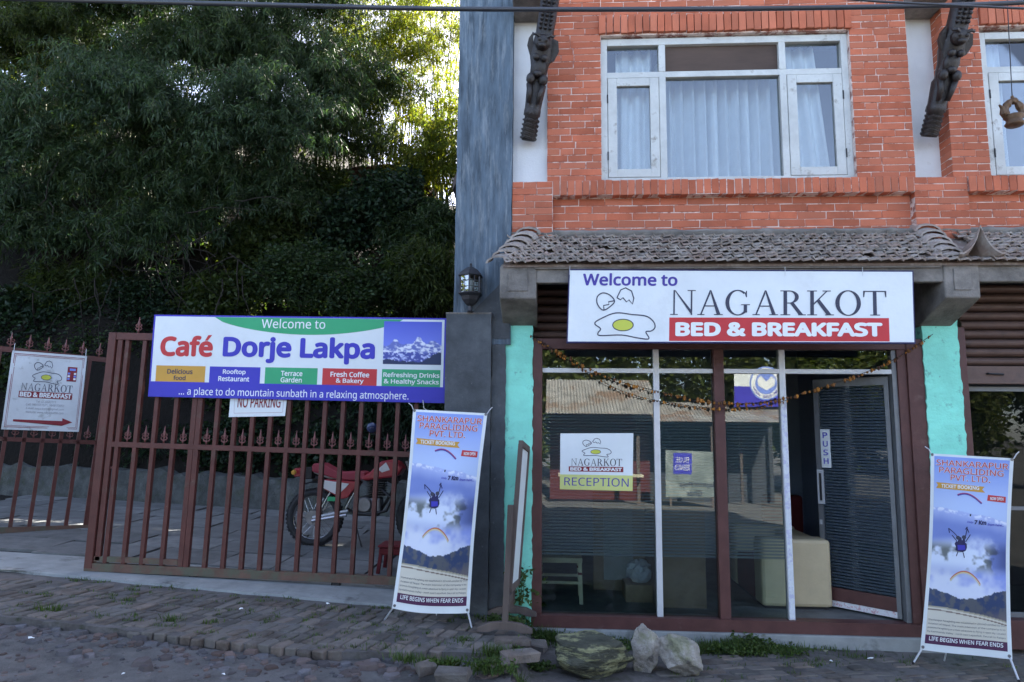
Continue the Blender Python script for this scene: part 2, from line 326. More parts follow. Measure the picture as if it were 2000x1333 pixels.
def place_pieces(lst, meshes, name, parent, stuffname, m, limit=300):
    """lst: (centre, size, matrix3); nearest ones are objects, the rest one joined part"""
    lst = sorted(lst, key=lambda t: -(t[1][0]*t[1][2])/((Vector(t[0])-CAM).length**2))
    off = ORG.get(parent.name, Vector())
    for i, (c, s, r) in enumerate(lst[:limit]):
        o = link(name, meshes[i % len(meshes)], parent)
        o.matrix_local = Matrix.Translation(Vector(c)-off) @ r.to_4x4() @ Matrix.Diagonal((*s, 1))
    if len(lst) > limit:
        b = MB(); tv = [[v.co.copy() for v in me.vertices] for me in meshes]; tf = [[tuple(p.vertices) for p in me.polygons] for me in meshes]
        for i, (c, s, r) in enumerate(lst[limit:]):
            k = i % len(meshes); b.add([Vector(c)+r @ Vector((v.x*s[0], v.y*s[1], v.z*s[2])) for v in tv[k]], tf[k])
        b.build(stuffname, m, parent, kind='stuff')
L = []; rr = random.Random(3)
ang = R_(-14)
def paver(x, y, w_, l_, a, dz=0, tilt=.018):
    m3 = Matrix.Rotation(a+rr.uniform(-.05, .05), 3, 'Z') @ Matrix.Rotation(rr.uniform(-tilt, tilt), 3, 'X') @ Matrix.Rotation(rr.uniform(-tilt, tilt), 3, 'Y')
    L.append(((x, y, H(x)-.03+dz+rr.uniform(-.008, .004)), (w_, l_, .062), m3))
row = 0; y = .45
while y > -1.35:
    x = -4.9+rr.uniform(0, .097)
    while x < -.3:
        ye = edge_y(x); ya = apron_y(x) if x < -.95 else -.12
        yy = y-.10*(x+2)*.9
        if ye+.08 < yy < ya-.1 and not (x > -.55 and yy > -.5 and rr.random() < .6) and rr.random() > (.05 if x < -1.2 else .22):
            paver(x, yy, .088*rr.uniform(.88, 1.03), .19*rr.uniform(.85, 1.02), ang)
        elif ye-.06 < yy <= ye+.08 and x < -.7: paver(x, max(yy, ye+.05), .088, .18*rr.uniform(.8, 1), ang, -.004)
        x += .097*rr.uniform(.97, 1.05)
    y -= .202; row += 1
y = -.3; row = 0
while y > -1.9:
    x = .9+(.12 if row % 2 else 0)-.4*y*0
    while x < 4.9:
        if rr.random() > .12+.5*sm(1.9, .8, x) and not (x > 7): paver(x+.25*y, y, .2*rr.uniform(.85, 1), .088*rr.uniform(.85, 1.02), R_(12), -.004, .015)
        x += .212
    y -= .099; row += 1
place_pieces(L, PB, 'brick', pav, 'worn_brickwork', M['paver'])
# small stack of bricks that levels the board stand, and loose road chunks
for i, (px, py, z, l, w_, h_, a, lb) in enumerate([
        (1000, 1252, .06, .24, .12, .055, .1, 'brick lying under the near foot of the board stand'),
        (1040, 1262, .02, .2, .11, .06, -.25, 'brick beside the weeds below the board stand'),
        (1015, 1283, .0, .25, .11, .05, .5, 'reddish brick slab sunk in the rubble before the weeds'),
        (885, 1318, .0, .2, .15, .07, -.1, 'broad broken brick lying in the rubble left of the large mossy rock'),
        (830, 1303, .03, .12, .1, .07, .6, 'small brown brick chunk at the broken pavement edge'),
        (975, 1300, .0, .12, .1, .06, .3, 'grey stone lump beside the grass tufts')]):
    p = atz(px, py, z); z = max(H(p.x)-.012, -.02)+h_*.4; p = atz(px, py, z); o = link('loose_brick', unit_brick(90+i, .25, .008), None); o.data.materials.append(M['paver'])
    o.matrix_world = Matrix.Translation((p.x, p.y, z+.0)) @ Matrix.Rotation(a, 4, 'Z') @ Matrix.Rotation(.06, 4, 'X') @ Matrix.Diagonal((l, w_, h_, 1))
    tag(o, lb, 'brick', 'loose bricks and stones on the ground')
# rubble along the road edge, uncountable
b = MB(); rr = random.Random(11)
def chunk(x, y, s, flat=.5):
    z = roadz(x, y); n = rr.randint(5, 7); a0 = rr.random()*6; top = []; bot = []; hh = s*flat*rr.uniform(.4, .9)
    for i in range(n):
        a = a0+6.283*i/n; r = s*rr.uniform(.6, 1.1); top.append((x+r*.8*math.cos(a), y+r*.8*math.sin(a), z+hh*rr.uniform(.7, 1))); bot.append((x+r*math.cos(a), y+r*math.sin(a), z-.01))
    b.add(top+bot, [tuple(range(n))]+[(i, n+i, n+(i+1) % n, (i+1) % n) for i in range(n)])
for i in range(620):
    x = rr.uniform(-4.6, 1.2); d = abs(rr.gauss(0, .22)); chunk(x, edge_y(min(x, -.5))-.03-d, rr.choice([.012, .02, .03, .04, .06])*rr.uniform(.7, 1.3), .5)
for i in range(420): chunk(rr.uniform(-4.8, 1.6), rr.uniform(-2.0, -1.1), rr.uniform(.006, .026), .6)
for i in range(120): chunk(rr.uniform(-.9, .3), rr.uniform(-1.4, -.5), rr.uniform(.01, .035), .7)
b.build('rubble', mat('rubble_stone', (.10, .10, .108), .95, .35, 12, .7, 50, island=.4, icol=(.125, .088, .075)), None, kind='stuff', label='loose stone chips and broken tarmac along the pavement edge', cat='rubble')
# concrete apron under the gate
b = MB(); n = 70
for i in range(n+1):
    x = -8.2+i*(7.3/n); e = .025*hn(x, 2, 3)
    for y, dz in ((apron_y(x)+e-.015, -.05), (apron_y(x)+e, .012), (.35, .02), (.75, .025), (1.1, .02)): b.v.append((x, y, H(x)+dz))
for i in range(n):
    for k in range(4): b.f.append((i*5+k, i*5+5+k, i*5+6+k, i*5+1+k))
b.build('driveway_apron', M['concrete'], smooth=False, kind='structure')
def cz(x, y): return H(x)+.012+.02*max(0, y-.5)
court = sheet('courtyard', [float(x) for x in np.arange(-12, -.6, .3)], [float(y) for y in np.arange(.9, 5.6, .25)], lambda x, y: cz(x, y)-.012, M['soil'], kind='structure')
rr = random.Random(5); slab_i = 0
for j, y0 in enumerate(np.arange(1.0, 4.7, .62)):
    x = -8.6+rr.uniform(0, .4)
    while x < -1.2:
        w_ = rr.uniform(.6, 1.15); q = []
        for (a, c) in ((x+.012, y0+.012), (x+w_-.012, y0+.012), (x+w_-.012, y0+.608), (x+.012, y0+.608)):
            a += rr.uniform(-.04, .03); c += rr.uniform(-.03, .02)-(x+4)*.06; q.append((a, c))
        bb = MB(); bb.v = [(a, c, cz(a, c)+.012+rr.uniform(0, .006)) for a, c in q]+[(a, c, cz(a, c)-.03) for a, c in q]
        bb.f = [(0, 1, 2, 3), (0, 4, 5, 1), (1, 5, 6, 2), (2, 6, 7, 3), (3, 7, 4, 0)]
        bb.build('paving_slab', M['slab'], court); x += w_
# low rough wall at the back of the yard
b = MB(); n = 90
for i in range(n+1):
    x = -12+i*(11/n); t = cz(x, 4.7)+.46+.09*hn(x, 0, 2)+.05*random.random(); y = 4.75+.06*hn(x, 3, 2)-.05*(x+6)
    b.v += [(x, y, cz(x, 4.7)-.1), (x, y+.03, t), (x, y+.3, t+.02), (x, y+.32, -.1)]
for i in range(n):
    for k in range(3): b.f.append((i*4+k, i*4+4+k, i*4+5+k, i*4+1+k))
b.build('yard_wall', M['stonewall'], label='low rough stone wall at the back of the courtyard', cat='wall')
# hillside bank
def bankz(x, y):
    t = max(0, y-4.9); top = 9.5-2.8*sm(-7.8, -5, x)
    return .5+top*(1-math.exp(-t*.42))+.22*max(0, t-3)+.3*hn(x*.6, y*.6)
sheet('hillside', [float(x) for x in np.concatenate([[-120, -60, -30], np.arange(-20, 3, .35), [6, 15, 40, 120]])],
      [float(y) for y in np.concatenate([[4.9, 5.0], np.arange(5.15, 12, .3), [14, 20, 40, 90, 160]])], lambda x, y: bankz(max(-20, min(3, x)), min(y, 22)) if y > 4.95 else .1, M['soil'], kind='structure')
# ================================================================== guesthouse
B = thing('guesthouse_building', 'red brick guesthouse with tiled awning above a glazed shopfront', 'building', (-.85, 0, 0))
XL, XR, YB, ZT = -.85, 8.2, 4.7, 8.6
# ---- body: walls, floors, roof (front wall pieces follow)
MB().box(XL+.02, -.36, .05, YB, 0, ZT).build('side_wall', M['pillar'], B)                    # wall end behind the blue column
box('back_wall', M['pillar'], B, -.36, XR, YB-.2, YB, 0, ZT); box('end_wall', M['pillar'], B, XR-.2, XR, .3, YB-.2, 0, ZT)
box('floor_slab', M['beam'], B, -.36, XR-.2, .21, YB-.2, 3.03, 3.19); box('ceiling_slab', M['beam'], B, -.36, XR-.2, .21, YB-.2, 6.05, 6.2)
box('roof_slab', M['beam'], B, XL-.2, XR+.3, -.5, YB+.3, ZT, ZT+.18)
box('upper_wall', M['mortar'], B, -.36, XR, .0, .2, 5.86, ZT)
# ---- brickwork layout (metres on the facade plane, Y = 0)
CH = .0637; BR = []; rr = random.Random(21)
def bricks(x0, x1, z0, z1, yf, split=None, d=.1, run=False):
    k = 0; nr = max(1, round((z1-z0)/CH)); ch = (z1-z0)/nr
    for k in range(nr):
        z = z0+k*ch; zt = z+ch; x = x0; first = True
        seq = split(k) if split else None; j = 0
        while x < x1-.02:
            l = seq[j % len(seq)] if seq else (.23 if rr.random() < .78 else .115)
            if first and not seq: l = (.23 if k % 2 else .115)*rr.uniform(.85, 1.1)
            if run: l = .236 if (k % 2 or not first) else .118
            first = False; l = min(l*rr.uniform(.94, 1.05), x1-x)
            if x1-x-l < .05: l = x1-x
            g = .0031; yj = rr.uniform(-.0015, .0015)
            BR.append(((x+l/2, yf+yj+d/2, (z+zt)/2+rr.uniform(-.0015, .0015)), (l-2*g*rr.uniform(.6, 1.3), d, zt-z-2*g*rr.uniform(.7, 1.2)), Matrix.Rotation(rr.uniform(-.006, .006), 3, 'Y')))
            x += l; j += 1
def soldiers(x0, x1, z0, z1, yf, name, d=.11, w_=.066):
    n = max(1, round((x1-x0)/w_)); w_ = (x1-x0)/n; out = []
    for i in range(n):
        out.append(((x0+(i+.5)*w_, yf+d/2+rr.uniform(-.004, .004), (z0+z1)/2+rr.uniform(-.003, .003)), (w_-.007*rr.uniform(.6, 1.4), d, z1-z0-.006), Matrix.Rotation(rr.uniform(-.02, .02), 3, 'Y')))
    place_pieces(out, FB, name, B, name+'work', M['brick'])
FB = [unit_brick(40+i, .035, .0022) for i in range(10)]
for m_ in FB: m_.materials.append(M['brick'])
zs, zw0, zw1, ztop = 3.73, 3.87, 5.26, 5.86          # sill course bottom, window bottom / top, top of built brick
x_wl, x_wr = .44, 2.66                              # window opening
def pier(k): return [.17, .1, .22] if k % 3 == 0 else ([.23, .13, .1] if k % 3 == 1 else [.12, .2, .12])
x_w2 = 3.79
bricks(-.05, x_wl, zw0, ztop, 0); bricks(x_wr, 3.16, zw0, ztop, 0); bricks(3.47, x_w2, zw0, ztop, 0)
bricks(x_wl, x_wr, 5.47, ztop, 0); bricks(x_w2, 6.0, 5.47, ztop, 0)
bricks(-.36, .0, 3.32, zw0-.003, -.045); bricks(3.11, 3.56, 3.32, zw0-.003, -.045)
bricks(.0, 3.11, 3.32, zs, .03, run=True); bricks(3.56, 6.0, 3.32, zs, .03, run=True)
# return faces of the strut recesses
for xr in (3.47,):
    z = zw0; k = 0
    while z+.03 < ztop:
        BR.append(((xr+.05, .115, z+CH/2), (.101, .225, CH-.009), Matrix.Rotation(0, 3, 'Z'))) if k % 2 else BR.append(((xr+.05, .16, z+CH/2), (.1, .13, CH-.009), Matrix.Rotation(0, 3, 'Z')))
        z += CH; k += 1
place_pieces(BR, FB, 'brick', B, 'brickwork', M['brick'])
soldiers(.0, 3.11, zs, zw0, -.06, 'sill_brick'); soldiers(3.56, 6.0, zs, zw0, -.06, 'sill_brick_course')
soldiers(x_wl-.02, x_wr+.02, 5.28, 5.46, -.03, 'lintel_brick'); soldiers(x_w2, 6.0, 5.28, 5.46, -.03, 'lintel_brick_course')
# mortar bed behind the bricks
b = MB()
for (x0, x1, z0, z1, yf) in ((-.05, x_wl, zw0, ztop, .0045), (x_wr, 3.16, zw0, ztop, .0045), (3.474, x_w2, zw0, ztop, .0045), (x_wl, x_wr, 5.27, ztop, .0035), (x_w2, 6.0, 5.27, ztop, .0035),
                             (-.358, .002, 3.2, zw0-.004, -.0405), (3.112, 3.558, 3.2, zw0-.004, -.0405), (.002, 3.112, 3.2, zs+.02, .0345), (3.558, 6.2, 3.2, zs+.02, .0345),
                             (.0, 3.11, zs+.003, zw0-.006, -.0545), (3.56, 6.0, zs+.003, zw0-.006, -.0545)):
    b.box(x0, x1, yf, .2, z0, z1)
b.build('mortar_bed', M['mortar'], B)
b = MB(); b.box(6.2, XR, .0, .2, 3.2, 5.86); b.build('far_wall', M['brick'], B)
for x0, x1, nm in ((-.36, -.05, 'strut_recess'), (3.16, 3.47, 'strut_recess')):
    box(nm, M['white'], B, x0, x1, .17 if x0 > 0 else .06, .205, zw0-.01, 5.86)
    MB().box(x0+.002, x1-.002, -.3, .16 if x0 > 0 else .055, 5.45, 5.62).build('corbel', M['beam'], B, bevel=.01)
# ---- windows
def window(x0, x1, z0, z1, cols, label=None, wood=True):
    wdw = MB().box(x0, x0+.06, .045, .13, z0, z1).box(x1-.06, x1, .045, .13, z0, z1).box(x0+.06, x1-.06, .045, .13, z1-.065, z1).box(x0+.06, x1-.06, .04, .13, z0, z0+.055).build('window', M['wframe'], B, bevel=.004)
    zt = z1-.38; MB().box(x0+.06, x1-.06, .05, .125, zt, zt+.055).build('transom', M['wframe'], wdw, bevel=.003)
    for xa, xb, kind in cols:
        if xb < x1-.07: MB().box(xb-.03, xb+.03, .047, .128, z0+.055, zt).box(xb-.03, xb+.03, .047, .128, zt+.055, z1-.065).build('mullion', M['wframe'], wdw, bevel=.003)
        a = xa+(.06 if xa == x0 else .03); c = xb-(.06 if xb == x1 else .03)
        box('pane', M['darkply'] if (kind == 'fix' and wood) else M['glass'], wdw, a-.005, c+.005, .088, .092, zt+.05, z1-.06)
        if kind == 'fix': box('pane', M['glass'], wdw, a-.005, c+.005, .088, .092, z0+.05, zt+.005)
        else:
            s_ = MB(); f = .085; za, zb = z0+.06, zt-.005
            s_.box(a+.004, a+f, .042, .09, za, zb).box(c-f, c-.004, .042, .09, za, zb).box(a+f, c-f, .042, .09, zb-f*.9, zb).box(a+f, c-f, .042, .09, za, za+f*.9)
            s_.build('sash', M['wframe'], wdw, bevel=.004)
            box('pane', M['glass'], wdw, a+f-.005, c-f+.005, .066, .07, za+.07, zb-.07)
            for zz in (za+.2, zb-.2):
                box('hinge', M['mblack'], wdw, (a-.004 if xa == x0 else c-.006), (a+.006 if xa == x0 else c+.004), .036, .043, zz-.04, zz+.04)
    return wdw
window(x_wl, x_wr, zw0, zw1, [(x_wl, x_wl+.56, 'sash'), (x_wl+.56, x_wr-.58, 'fix'), (x_wr-.58, x_wr, 'sash')])
window(x_w2+.01, x_w2+2.2, zw0-.02, zw1-.02, [(x_w2+.01, x_w2+.57, 'sash'), (x_w2+.57, x_w2+1.6, 'fix'), (x_w2+1.6, x_w2+2.2, 'sash')], wood=False)
def curtain(label, top, bot, z0, z1, y, folds, amp=.03):
    b = MB(); n = folds*8; k = 10
    for j in range(k+1):
        t = j/k
        for i in range(n+1):
            s_ = i/n; x = (top[0]+(top[1]-top[0])*s_)*(1-t)+(bot[0]+(bot[1]-bot[0])*s_)*t
            b.v.append((x, y+amp*(math.sin(s_*folds*6.283+.6*math.sin(s_*9)+.4*t)+.4*math.sin(s_*folds*11+t))*(.55+.45*t), z1+(z0-z1)*t))
    b.f = [(j*(n+1)+i, j*(n+1)+i+1, (j+1)*(n+1)+i+1, (j+1)*(n+1)+i) for j in range(k) for i in range(n)]
    o = b.build('curtain', M['curtain'], smooth=True); tag(o, label, 'curtain', 'pale curtains behind the upper windows')
    sld = o.modifiers.new('thickness', 'SOLIDIFY'); sld.thickness = .003
zc0, zc1 = zw0+.02, zw1-.1
curtain('wide pale curtain behind the middle pane of the upper window', (x_wl+.5, x_wr-.5), (x_wl+.5, x_wr-.52), zc0, zc1, .36, 12, .14)
curtain('pale curtain in the left casement nearest the carved cat-faced strut', (x_wl+.16, x_wl+.5), (x_wl+.14, x_wl+.5), zc0, zc1+.08, .24, 3, .06)
curtain('pale curtain drawn aside diagonally in the casement beside the brick pier', (x_wr-.55, x_wr-.22), (x_wr-.5, x_wr-.1), zc0, zc1+.08, .24, 3, .06)
curtain('pale curtain in the partly hidden window behind the hanging oil lamp', (x_w2+.08, x_w2+.3), (x_w2+.1, x_w2+.3), zc0, zc1+.05, .22, 3)
curtain('pale curtain in the middle pane of the window cut off by the photo edge', (x_w2+.6, x_w2+1.5), (x_w2+.6, x_w2+1.5), zc0, zc1, .24, 8)
box('bedroom_wall', M['roomwall'], B, -.3, XR-.25, 1.6, 1.65, 3.2, 6.0)
# ---- blue column, gate-side plaster, teal piers
def rough_box(name, m, parent, x0, x1, y0, y1, z0, z1, nz=40, jit=.008, nx=4, taper=0):
    b = MB(); r = random.Random(hash(name) % 999)
    ring = [(x0, y0)]+[(x0+(x1-x0)*i/nx, y0) for i in range(1, nx)]+[(x1, y0), (x1, y1), (x0, y1)]; k = len(ring)
    for j in range(nz+1):
        z = z0+(z1-z0)*j/nz
        for (x, y) in ring: b.v.append((x+r.uniform(-jit, jit)+taper*(j/nz)*(1 if x == x0 else 0), y+r.uniform(-jit, jit)*.3, z))
    for j in range(nz):
        for i in range(k): b.f.append((j*k+i, j*k+(i+1) % k, (j+1)*k+(i+1) % k, (j+1)*k+i))
    b.f += [tuple(range(k))[::-1], tuple(nz*k+i for i in range(k))]
    return b.build(name, m, parent)
rough_box('blue_column', M['bluecol'], B, -.86, -.362, -.06, .4, 2.4, ZT, 60, .004)
MB().add([(-.7, -.068, 2.68), (-.37, -.068, 3.02), (-.37, -.068, 2.7), (-.37, -.068, 2.45), (-.72, -.068, 2.45), (-.7, -.03, 2.68), (-.37, -.03, 3.02)], [(0, 1, 3, 4), (0, 5, 6, 1)]).build('sloped_render_patch', M['pillar'], B)
rough_box('plaster_strip', M['pillar'], B, -.52, -.40, -.055, .05, .0, 2.66, 50, .006)
rough_box('teal_pier', M['teal'], B, -.425, -.166, -.025, .3, -.05, 2.62, 70, .007)
rough_box('teal_pier', M['teal'], B, 3.105, 3.40, -.02, .3, -.05, 2.62, 70, .007)
# ---- awning: slab, fascia beam, brackets, tiles
aw = box('awning_slab', M['beam'], B, -.38, 6.2, -.36, .02, 2.97, 3.06)
MB().box(-.42, 6.2, -.43, -.362, 2.86, 3.02).build('fascia_beam', M['beam'], B, bevel=.01)
MB().box(-.15, 3.06, -.452, -.432, 2.97, 3.0).build('fascia_moulding', M['beam'], B, bevel=.004)
for xa, xb in ((-.43, -.13), (3.08, 3.35)):
    p = [(-.445, 3.0), (-.445, 2.73), (-.40, 2.71), (-.03, 2.57), (.12, 2.57), (.12, 3.0)]
    MB().prism(p, lambda u, v, w_: (w_, u, v), xa, xb).build('bracket', M['beam'], B, bevel=.012)
    MB().box(xa+.07, xb-.07, -.455, -.44, 2.79, 2.96).build('bracket_panel', M['beam'], B, bevel=.004)
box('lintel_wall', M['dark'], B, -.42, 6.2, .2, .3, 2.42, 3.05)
# tile: S-curved plate 36 triangles
def tile_mesh(seed):
    r = random.Random(seed); b = MB(); prof = [(-.5, .5), (-.3, -.05), (0, .05), (.3, .25), (.5, -.25)]
    for y in (-.5, .5):
        for s_ in (0, 1):
            for x, z in prof: b.v.append((x+r.uniform(-.03, .03), y+r.uniform(-.03, .03), z*1.0+(.34 if s_ else 0)+r.uniform(-.05, .05)))
    k = 5
    for i in range(4): b.f += [(i, i+1, 10+i+1, 10+i), (5+i, 15+i, 15+i+1, 5+i+1), (i, 5+i, 5+i+1, i+1), (10+i, 10+i+1, 15+i+1, 15+i)]
    b.f += [(0, 10, 15, 5), (4, 9, 19, 14)]
    return b.mesh('roof_tile', M['tile'])
TM = [tile_mesh(i) for i in range(8)]
MB().add([(-.4, -.46, 3.005), (6.2, -.46, 3.005), (6.2, .03, 3.37), (-.4, .03, 3.37), (-.4, -.46, 2.985), (6.2, -.46, 2.985), (6.2, .03, 2.99), (-.4, .03, 2.99)],
         [(0, 1, 2, 3), (0, 4, 5, 1), (3, 2, 6, 7), (0, 3, 7, 4), (1, 5, 6, 2)]).build('tile_bed', M['tile'], B)
TL = []; rr = random.Random(2); sl_a = math.atan2(.365, .49)
for row in range(9):
    t = row/8.6; y = -.475+.49*t; z = 3.03+.355*t
    x = -.34+(.045 if row % 2 else 0)
    while x < 6.0:
        if not (3.18 < x < 3.42 and row > 0) and rr.random() > .012:
            TL.append(((x, y+rr.uniform(-.006, .005), z+rr.uniform(-.002, .004)), (.098, .105, .036), Matrix.Rotation(sl_a-.30+rr.uniform(-.04, .04), 3, 'X') @ Matrix.Rotation(-.16+rr.uniform(-.035, .035), 3, 'Z') @ Matrix.Rotation(rr.uniform(-.03, .03), 3, 'Y')))
        x += .085*rr.uniform(.95, 1.05)
place_pieces(TL, TM, 'roof_tile', B, 'tilework', M['tile'])
rough = MB(); n = 120
for i in range(n+1):
    x = -.38+i*6.5/n; rough.v += [(x, -.01+.012*hn(x, 1, 6), 3.355+.012*hn(x, 2, 7)), (x, -.055, 3.395+.014*hn(x, 0, 5)), (x, .0, 3.43+.012*hn(x, 5, 6))]
rough.f = [(i*3+k, i*3+3+k, i*3+4+k, i*3+1+k) for i in range(n) for k in range(2)]
rough.build('mortar_flashing', M['beam'], B, smooth=True)
# hip tiles: stacked curved plates and an upturned corner tile
def hip(xc, side, horn):
    for i in range(6):
        t = i/5; c = Vector((xc+side*.22*(1-t), -.42+.40*t, 3.06+.36*t)); b = MB(); n = 7
        for e, (dy, dz) in enumerate(((-.055, -.02), (.055, .03))):
            for q in range(n):
                a = math.pi*(q/(n-1)); 
                for th in (0, .016): b.v.append((c.x+(.09+th)*math.cos(a)*1.05+side*dy*-.3, c.y+dy, c.z+(.05+th)*math.sin(a)+dz-.025))
        m_ = 2*n
        for q in range(n-1):
            b.f += [(2*q, 2*q+2, m_+2*q+2, m_+2*q), (2*q+1, m_+2*q+1, m_+2*q+3, 2*q+3), (2*q, 2*q+1, 2*q+3, 2*q+2), (m_+2*q, m_+2*q+2, m_+2*q+3, m_+2*q+1)]
        b.f += [(0, m_, m_+1, 1), (2*n-2, 2*n-1, m_+2*n-1, m_+2*n-2)]
        b.build('hip_tile', M['tile'], B)
    if horn is None: return
    b = MB(); n = 12; c = Vector(horn)
    for j, (y, k) in enumerate(((-.10, 1.25), (0, 1.0), (.14, .8))):
        for i in range(n+1):
            s_ = -1+2*i/n; z = .2*math.exp(-abs(s_)*2.6)*k-.02*(1 if abs(s_) < .99 else .4)
            for th in (0, -.016): b.v.append((c.x+s_*.14*k, c.y+y, c.z+z+th+(.03 if j == 0 else 0)))
    w_ = 2*(n+1)
    for j in range(2):
        for i in range(n): b.f += [(j*w_+2*i, j*w_+2*i+2, (j+1)*w_+2*i+2, (j+1)*w_+2*i), (j*w_+2*i+1, (j+1)*w_+2*i+1, (j+1)*w_+2*i+3, j*w_+2*i+3)]
    for i in range(n): b.f.append((2*i, 2*i+1, 2*i+3, 2*i+2))
    b.build('corner_tile', M['tile'], B, smooth=False)
hip(3.19, -.1, (3.33, -.44, 3.03)); hip(-.2, -1, None)
# ---- side eaves of the rear part, left of the blue column
for (px0, py0, px1, py1, Y) in ((911, 20, 899, 66, 1.2), (899, 195, 884, 372, 1.6)):
    a, c = at(px0, py0, Y), at(px1, py1, Y)
    MB().add([(a.x+.3, Y, a.z+.05), (c.x, Y, c.z+.10), (c.x, Y, c.z), (a.x+.3, Y, a.z-.2), (a.x+.3, Y+1.8, a.z+.05), (c.x, Y+1.8, c.z+.10), (c.x, Y+1.8, c.z), (a.x+.3, Y+1.8, a.z-.2)],
             [(0, 1, 2, 3), (4, 7, 6, 5), (0, 4, 5, 1), (1, 5, 6, 2), (2, 6, 7, 3)]).build('side_eave', M['wood'], B)
# ---- carved struts
def strut(px_top, px_face, px_bot, Yt, Yb):
    """a leaning carved figure: a tapered post with horned head, wings, belly, bent knees and stacked base rings"""
    top, bot = at(*px_top, Yt), at(*px_bot, Yb); ax = (top-bot); Ln = ax.length; ax.normalize()
    rt = Vector((1, 0, 0)); rt = (rt-ax*rt.dot(ax)).normalized(); fr = rt.cross(ax); fr = fr if fr.y < 0 else -fr
    def P(u, v, w_): return bot+rt*u+ax*(v*Ln)+fr*w_
    o = MB(); prof = [(0, .058, .05), (.03, .066, .06), (.2, .062, .06), (.21, .075, .07), (.25, .075, .07), (.27, .072, .06), (.45, .085, .07), (.48, .07, .06), (.62, .078, .07), (.7, .1, .075), (.78, .09, .08), (.85, .085, .08), (.88, .08, .07), (1.25, .082, .07)]
    n = 10; vs = []; fs = []
    for v, a, d in prof:
        for j in range(n):
            t = 6.283*j/n; vs.append(P(math.copysign(abs(math.cos(t))**.7, math.cos(t))*a, v, math.copysign(abs(math.sin(t))**.7, math.sin(t))*d))
    for i in range(len(prof)-1): fs += [(i*n+j, i*n+(j+1) % n, (i+1)*n+(j+1) % n, (i+1)*n+j) for j in range(n)]
    fs += [tuple(range(n)), tuple((len(prof)-1)*n+j for j in range(n))]
    o.add(vs, fs); s_ = o.build('carved_strut', M['carved'], B, smooth=True)
    def blob(u, v, w_, r, sc, nm):
        b = MB(); b.ico((0, 0, 0), r, 2); b.v = [P(u+x*sc[0], v+z*sc[2]/Ln, w_+(-y)*sc[1]) for x, y, z in b.v]; return b.build(nm, M['carved'], s_, smooth=True)
    blob(0, .8, .085, .075, (1, .8, .95), 'head'); blob(0, .765, .14, .03, (1.3, 1, .8), 'snout')
    for e in (-1, 1):
        MB().tube([P(e*.03, .835, .12), P(e*.06, .852, .13), P(e*.085, .845, .12), P(e*.1, .865, .1)], [.016, .016, .012, .004], 6).build('horn', M['carved'], s_)
        blob(e*.03, .81, .142, .016, (1, .8, 1), 'eye'); blob(e*.038, .675, .1, .032, (1, .9, 1), 'breast'); blob(e*.055, .5, .085, .042, (1, .9, 1.2), 'knee')
        w_ = MB(); pts = [(.06, .86), (.13, .84), (.15, .76), (.12, .68), (.06, .64)] if e > 0 else [(.05, .66), (.1, .70), (.135, .77), (.13, .83), (.1, .885), (.085, .8)]
        w_.prism([(e*a, c) for a, c in pts], P, .0, .035); w_.build('wing', M['carved'], s_)
        MB().tube([P(e*.06, .46, .07), P(e*.045, .38, .09), P(e*.04, .3, .075)], [.03, .024, .018], 7).build('shin', M['carved'], s_, smooth=True)
    blob(0, .6, .06, .07, (1, .5, 1.3), 'belly'); blob(.0, .545, .095, .035, (1.1, .9, .9), 'hand')
    for v in (.02, .055, .09, .13, .17):
        b = MB(); n = 12; b.tube([P(math.cos(6.283*j/n)*.068, v+.008*math.sin(j*2.1), math.sin(6.283*j/n)*.062) for j in range(n+1)], .011, 5, False); b.build('base_ring', M['carved'], s_)
    for k in range(9):
        for e in (-1, 0, 1): blob(e*.045, .92+k*.035, .075, .017, (1, 1, .9), 'bead')
strut((1068, 40), None, (1031, 275), -.32, -.02); strut((1876, 25), None, (1814, 268), -.38, .03)
# ---- shopfront
zf = .155; sf = box('shopfront', M['brown'], B, -.17, 3.0, -.02, .1, .06, zf)                 # bottom sill
def sub(name, m, x0, x1, y0, y1, z0, z1, bv=.003): return box(name, m, sf, x0, x1, y0, y1, z0, z1, bv)
sub('step', M['concrete'], -.2, 3.1, -.05, .2, -.06, .058, .008)
sub('outer_frame', M['brown'], -.172, -.085, -.01, .1, zf, 2.46); sub('outer_frame', M['brown'], 2.975, 3.108, -.01, .1, .06, 2.46)
sub('head_rail', M['brown'], -.085, 2.975, -.005, .1, 2.37, 2.46)
sub('mullion', M['alu'], .868, .918, .02, .085, zf, 2.37); sub('mullion', M['brown'], 1.375, 1.46, -.008, .09, zf, 2.37); sub('mullion', M['alu'], 1.93, 1.98, .02, .085, zf, 2.37)
sub('jamb', M['alu_d'], 2.86, 2.9, .02, .085, zf, 2.37); sub('inner_frame', M['brown'], 2.9, 2.975, .005, .09, zf, 2.37)
for a, c in ((-.085, .868), (.918, 1.375), (1.46, 1.93), (1.98, 2.86)):
    sub('transom', M['alu'], a, c, .022, .083, 2.165, 2.205); box('pane', M['shopglass'], sf, a, c, .05, .055, 2.205, 2.37)
    if a < 1.9:
        box('pane', M['shopglass'], sf, a, c, .05, .055, zf, 2.165); box('frosted_film', M['film'], sf, a+.004, c-.004, .059, .0605, .62, 1.815)
# masking tape on the aluminium mullion
sub('protective_tape', mat('printed_tape', (.62, .66, .70), .5, .08, 40, 0, col2=(.42, .42, .62), s2=26, lo=.52, hi=.56, a2=.7), 1.934, 1.976, .016, .0195, zf+.01, 1.95, 0)
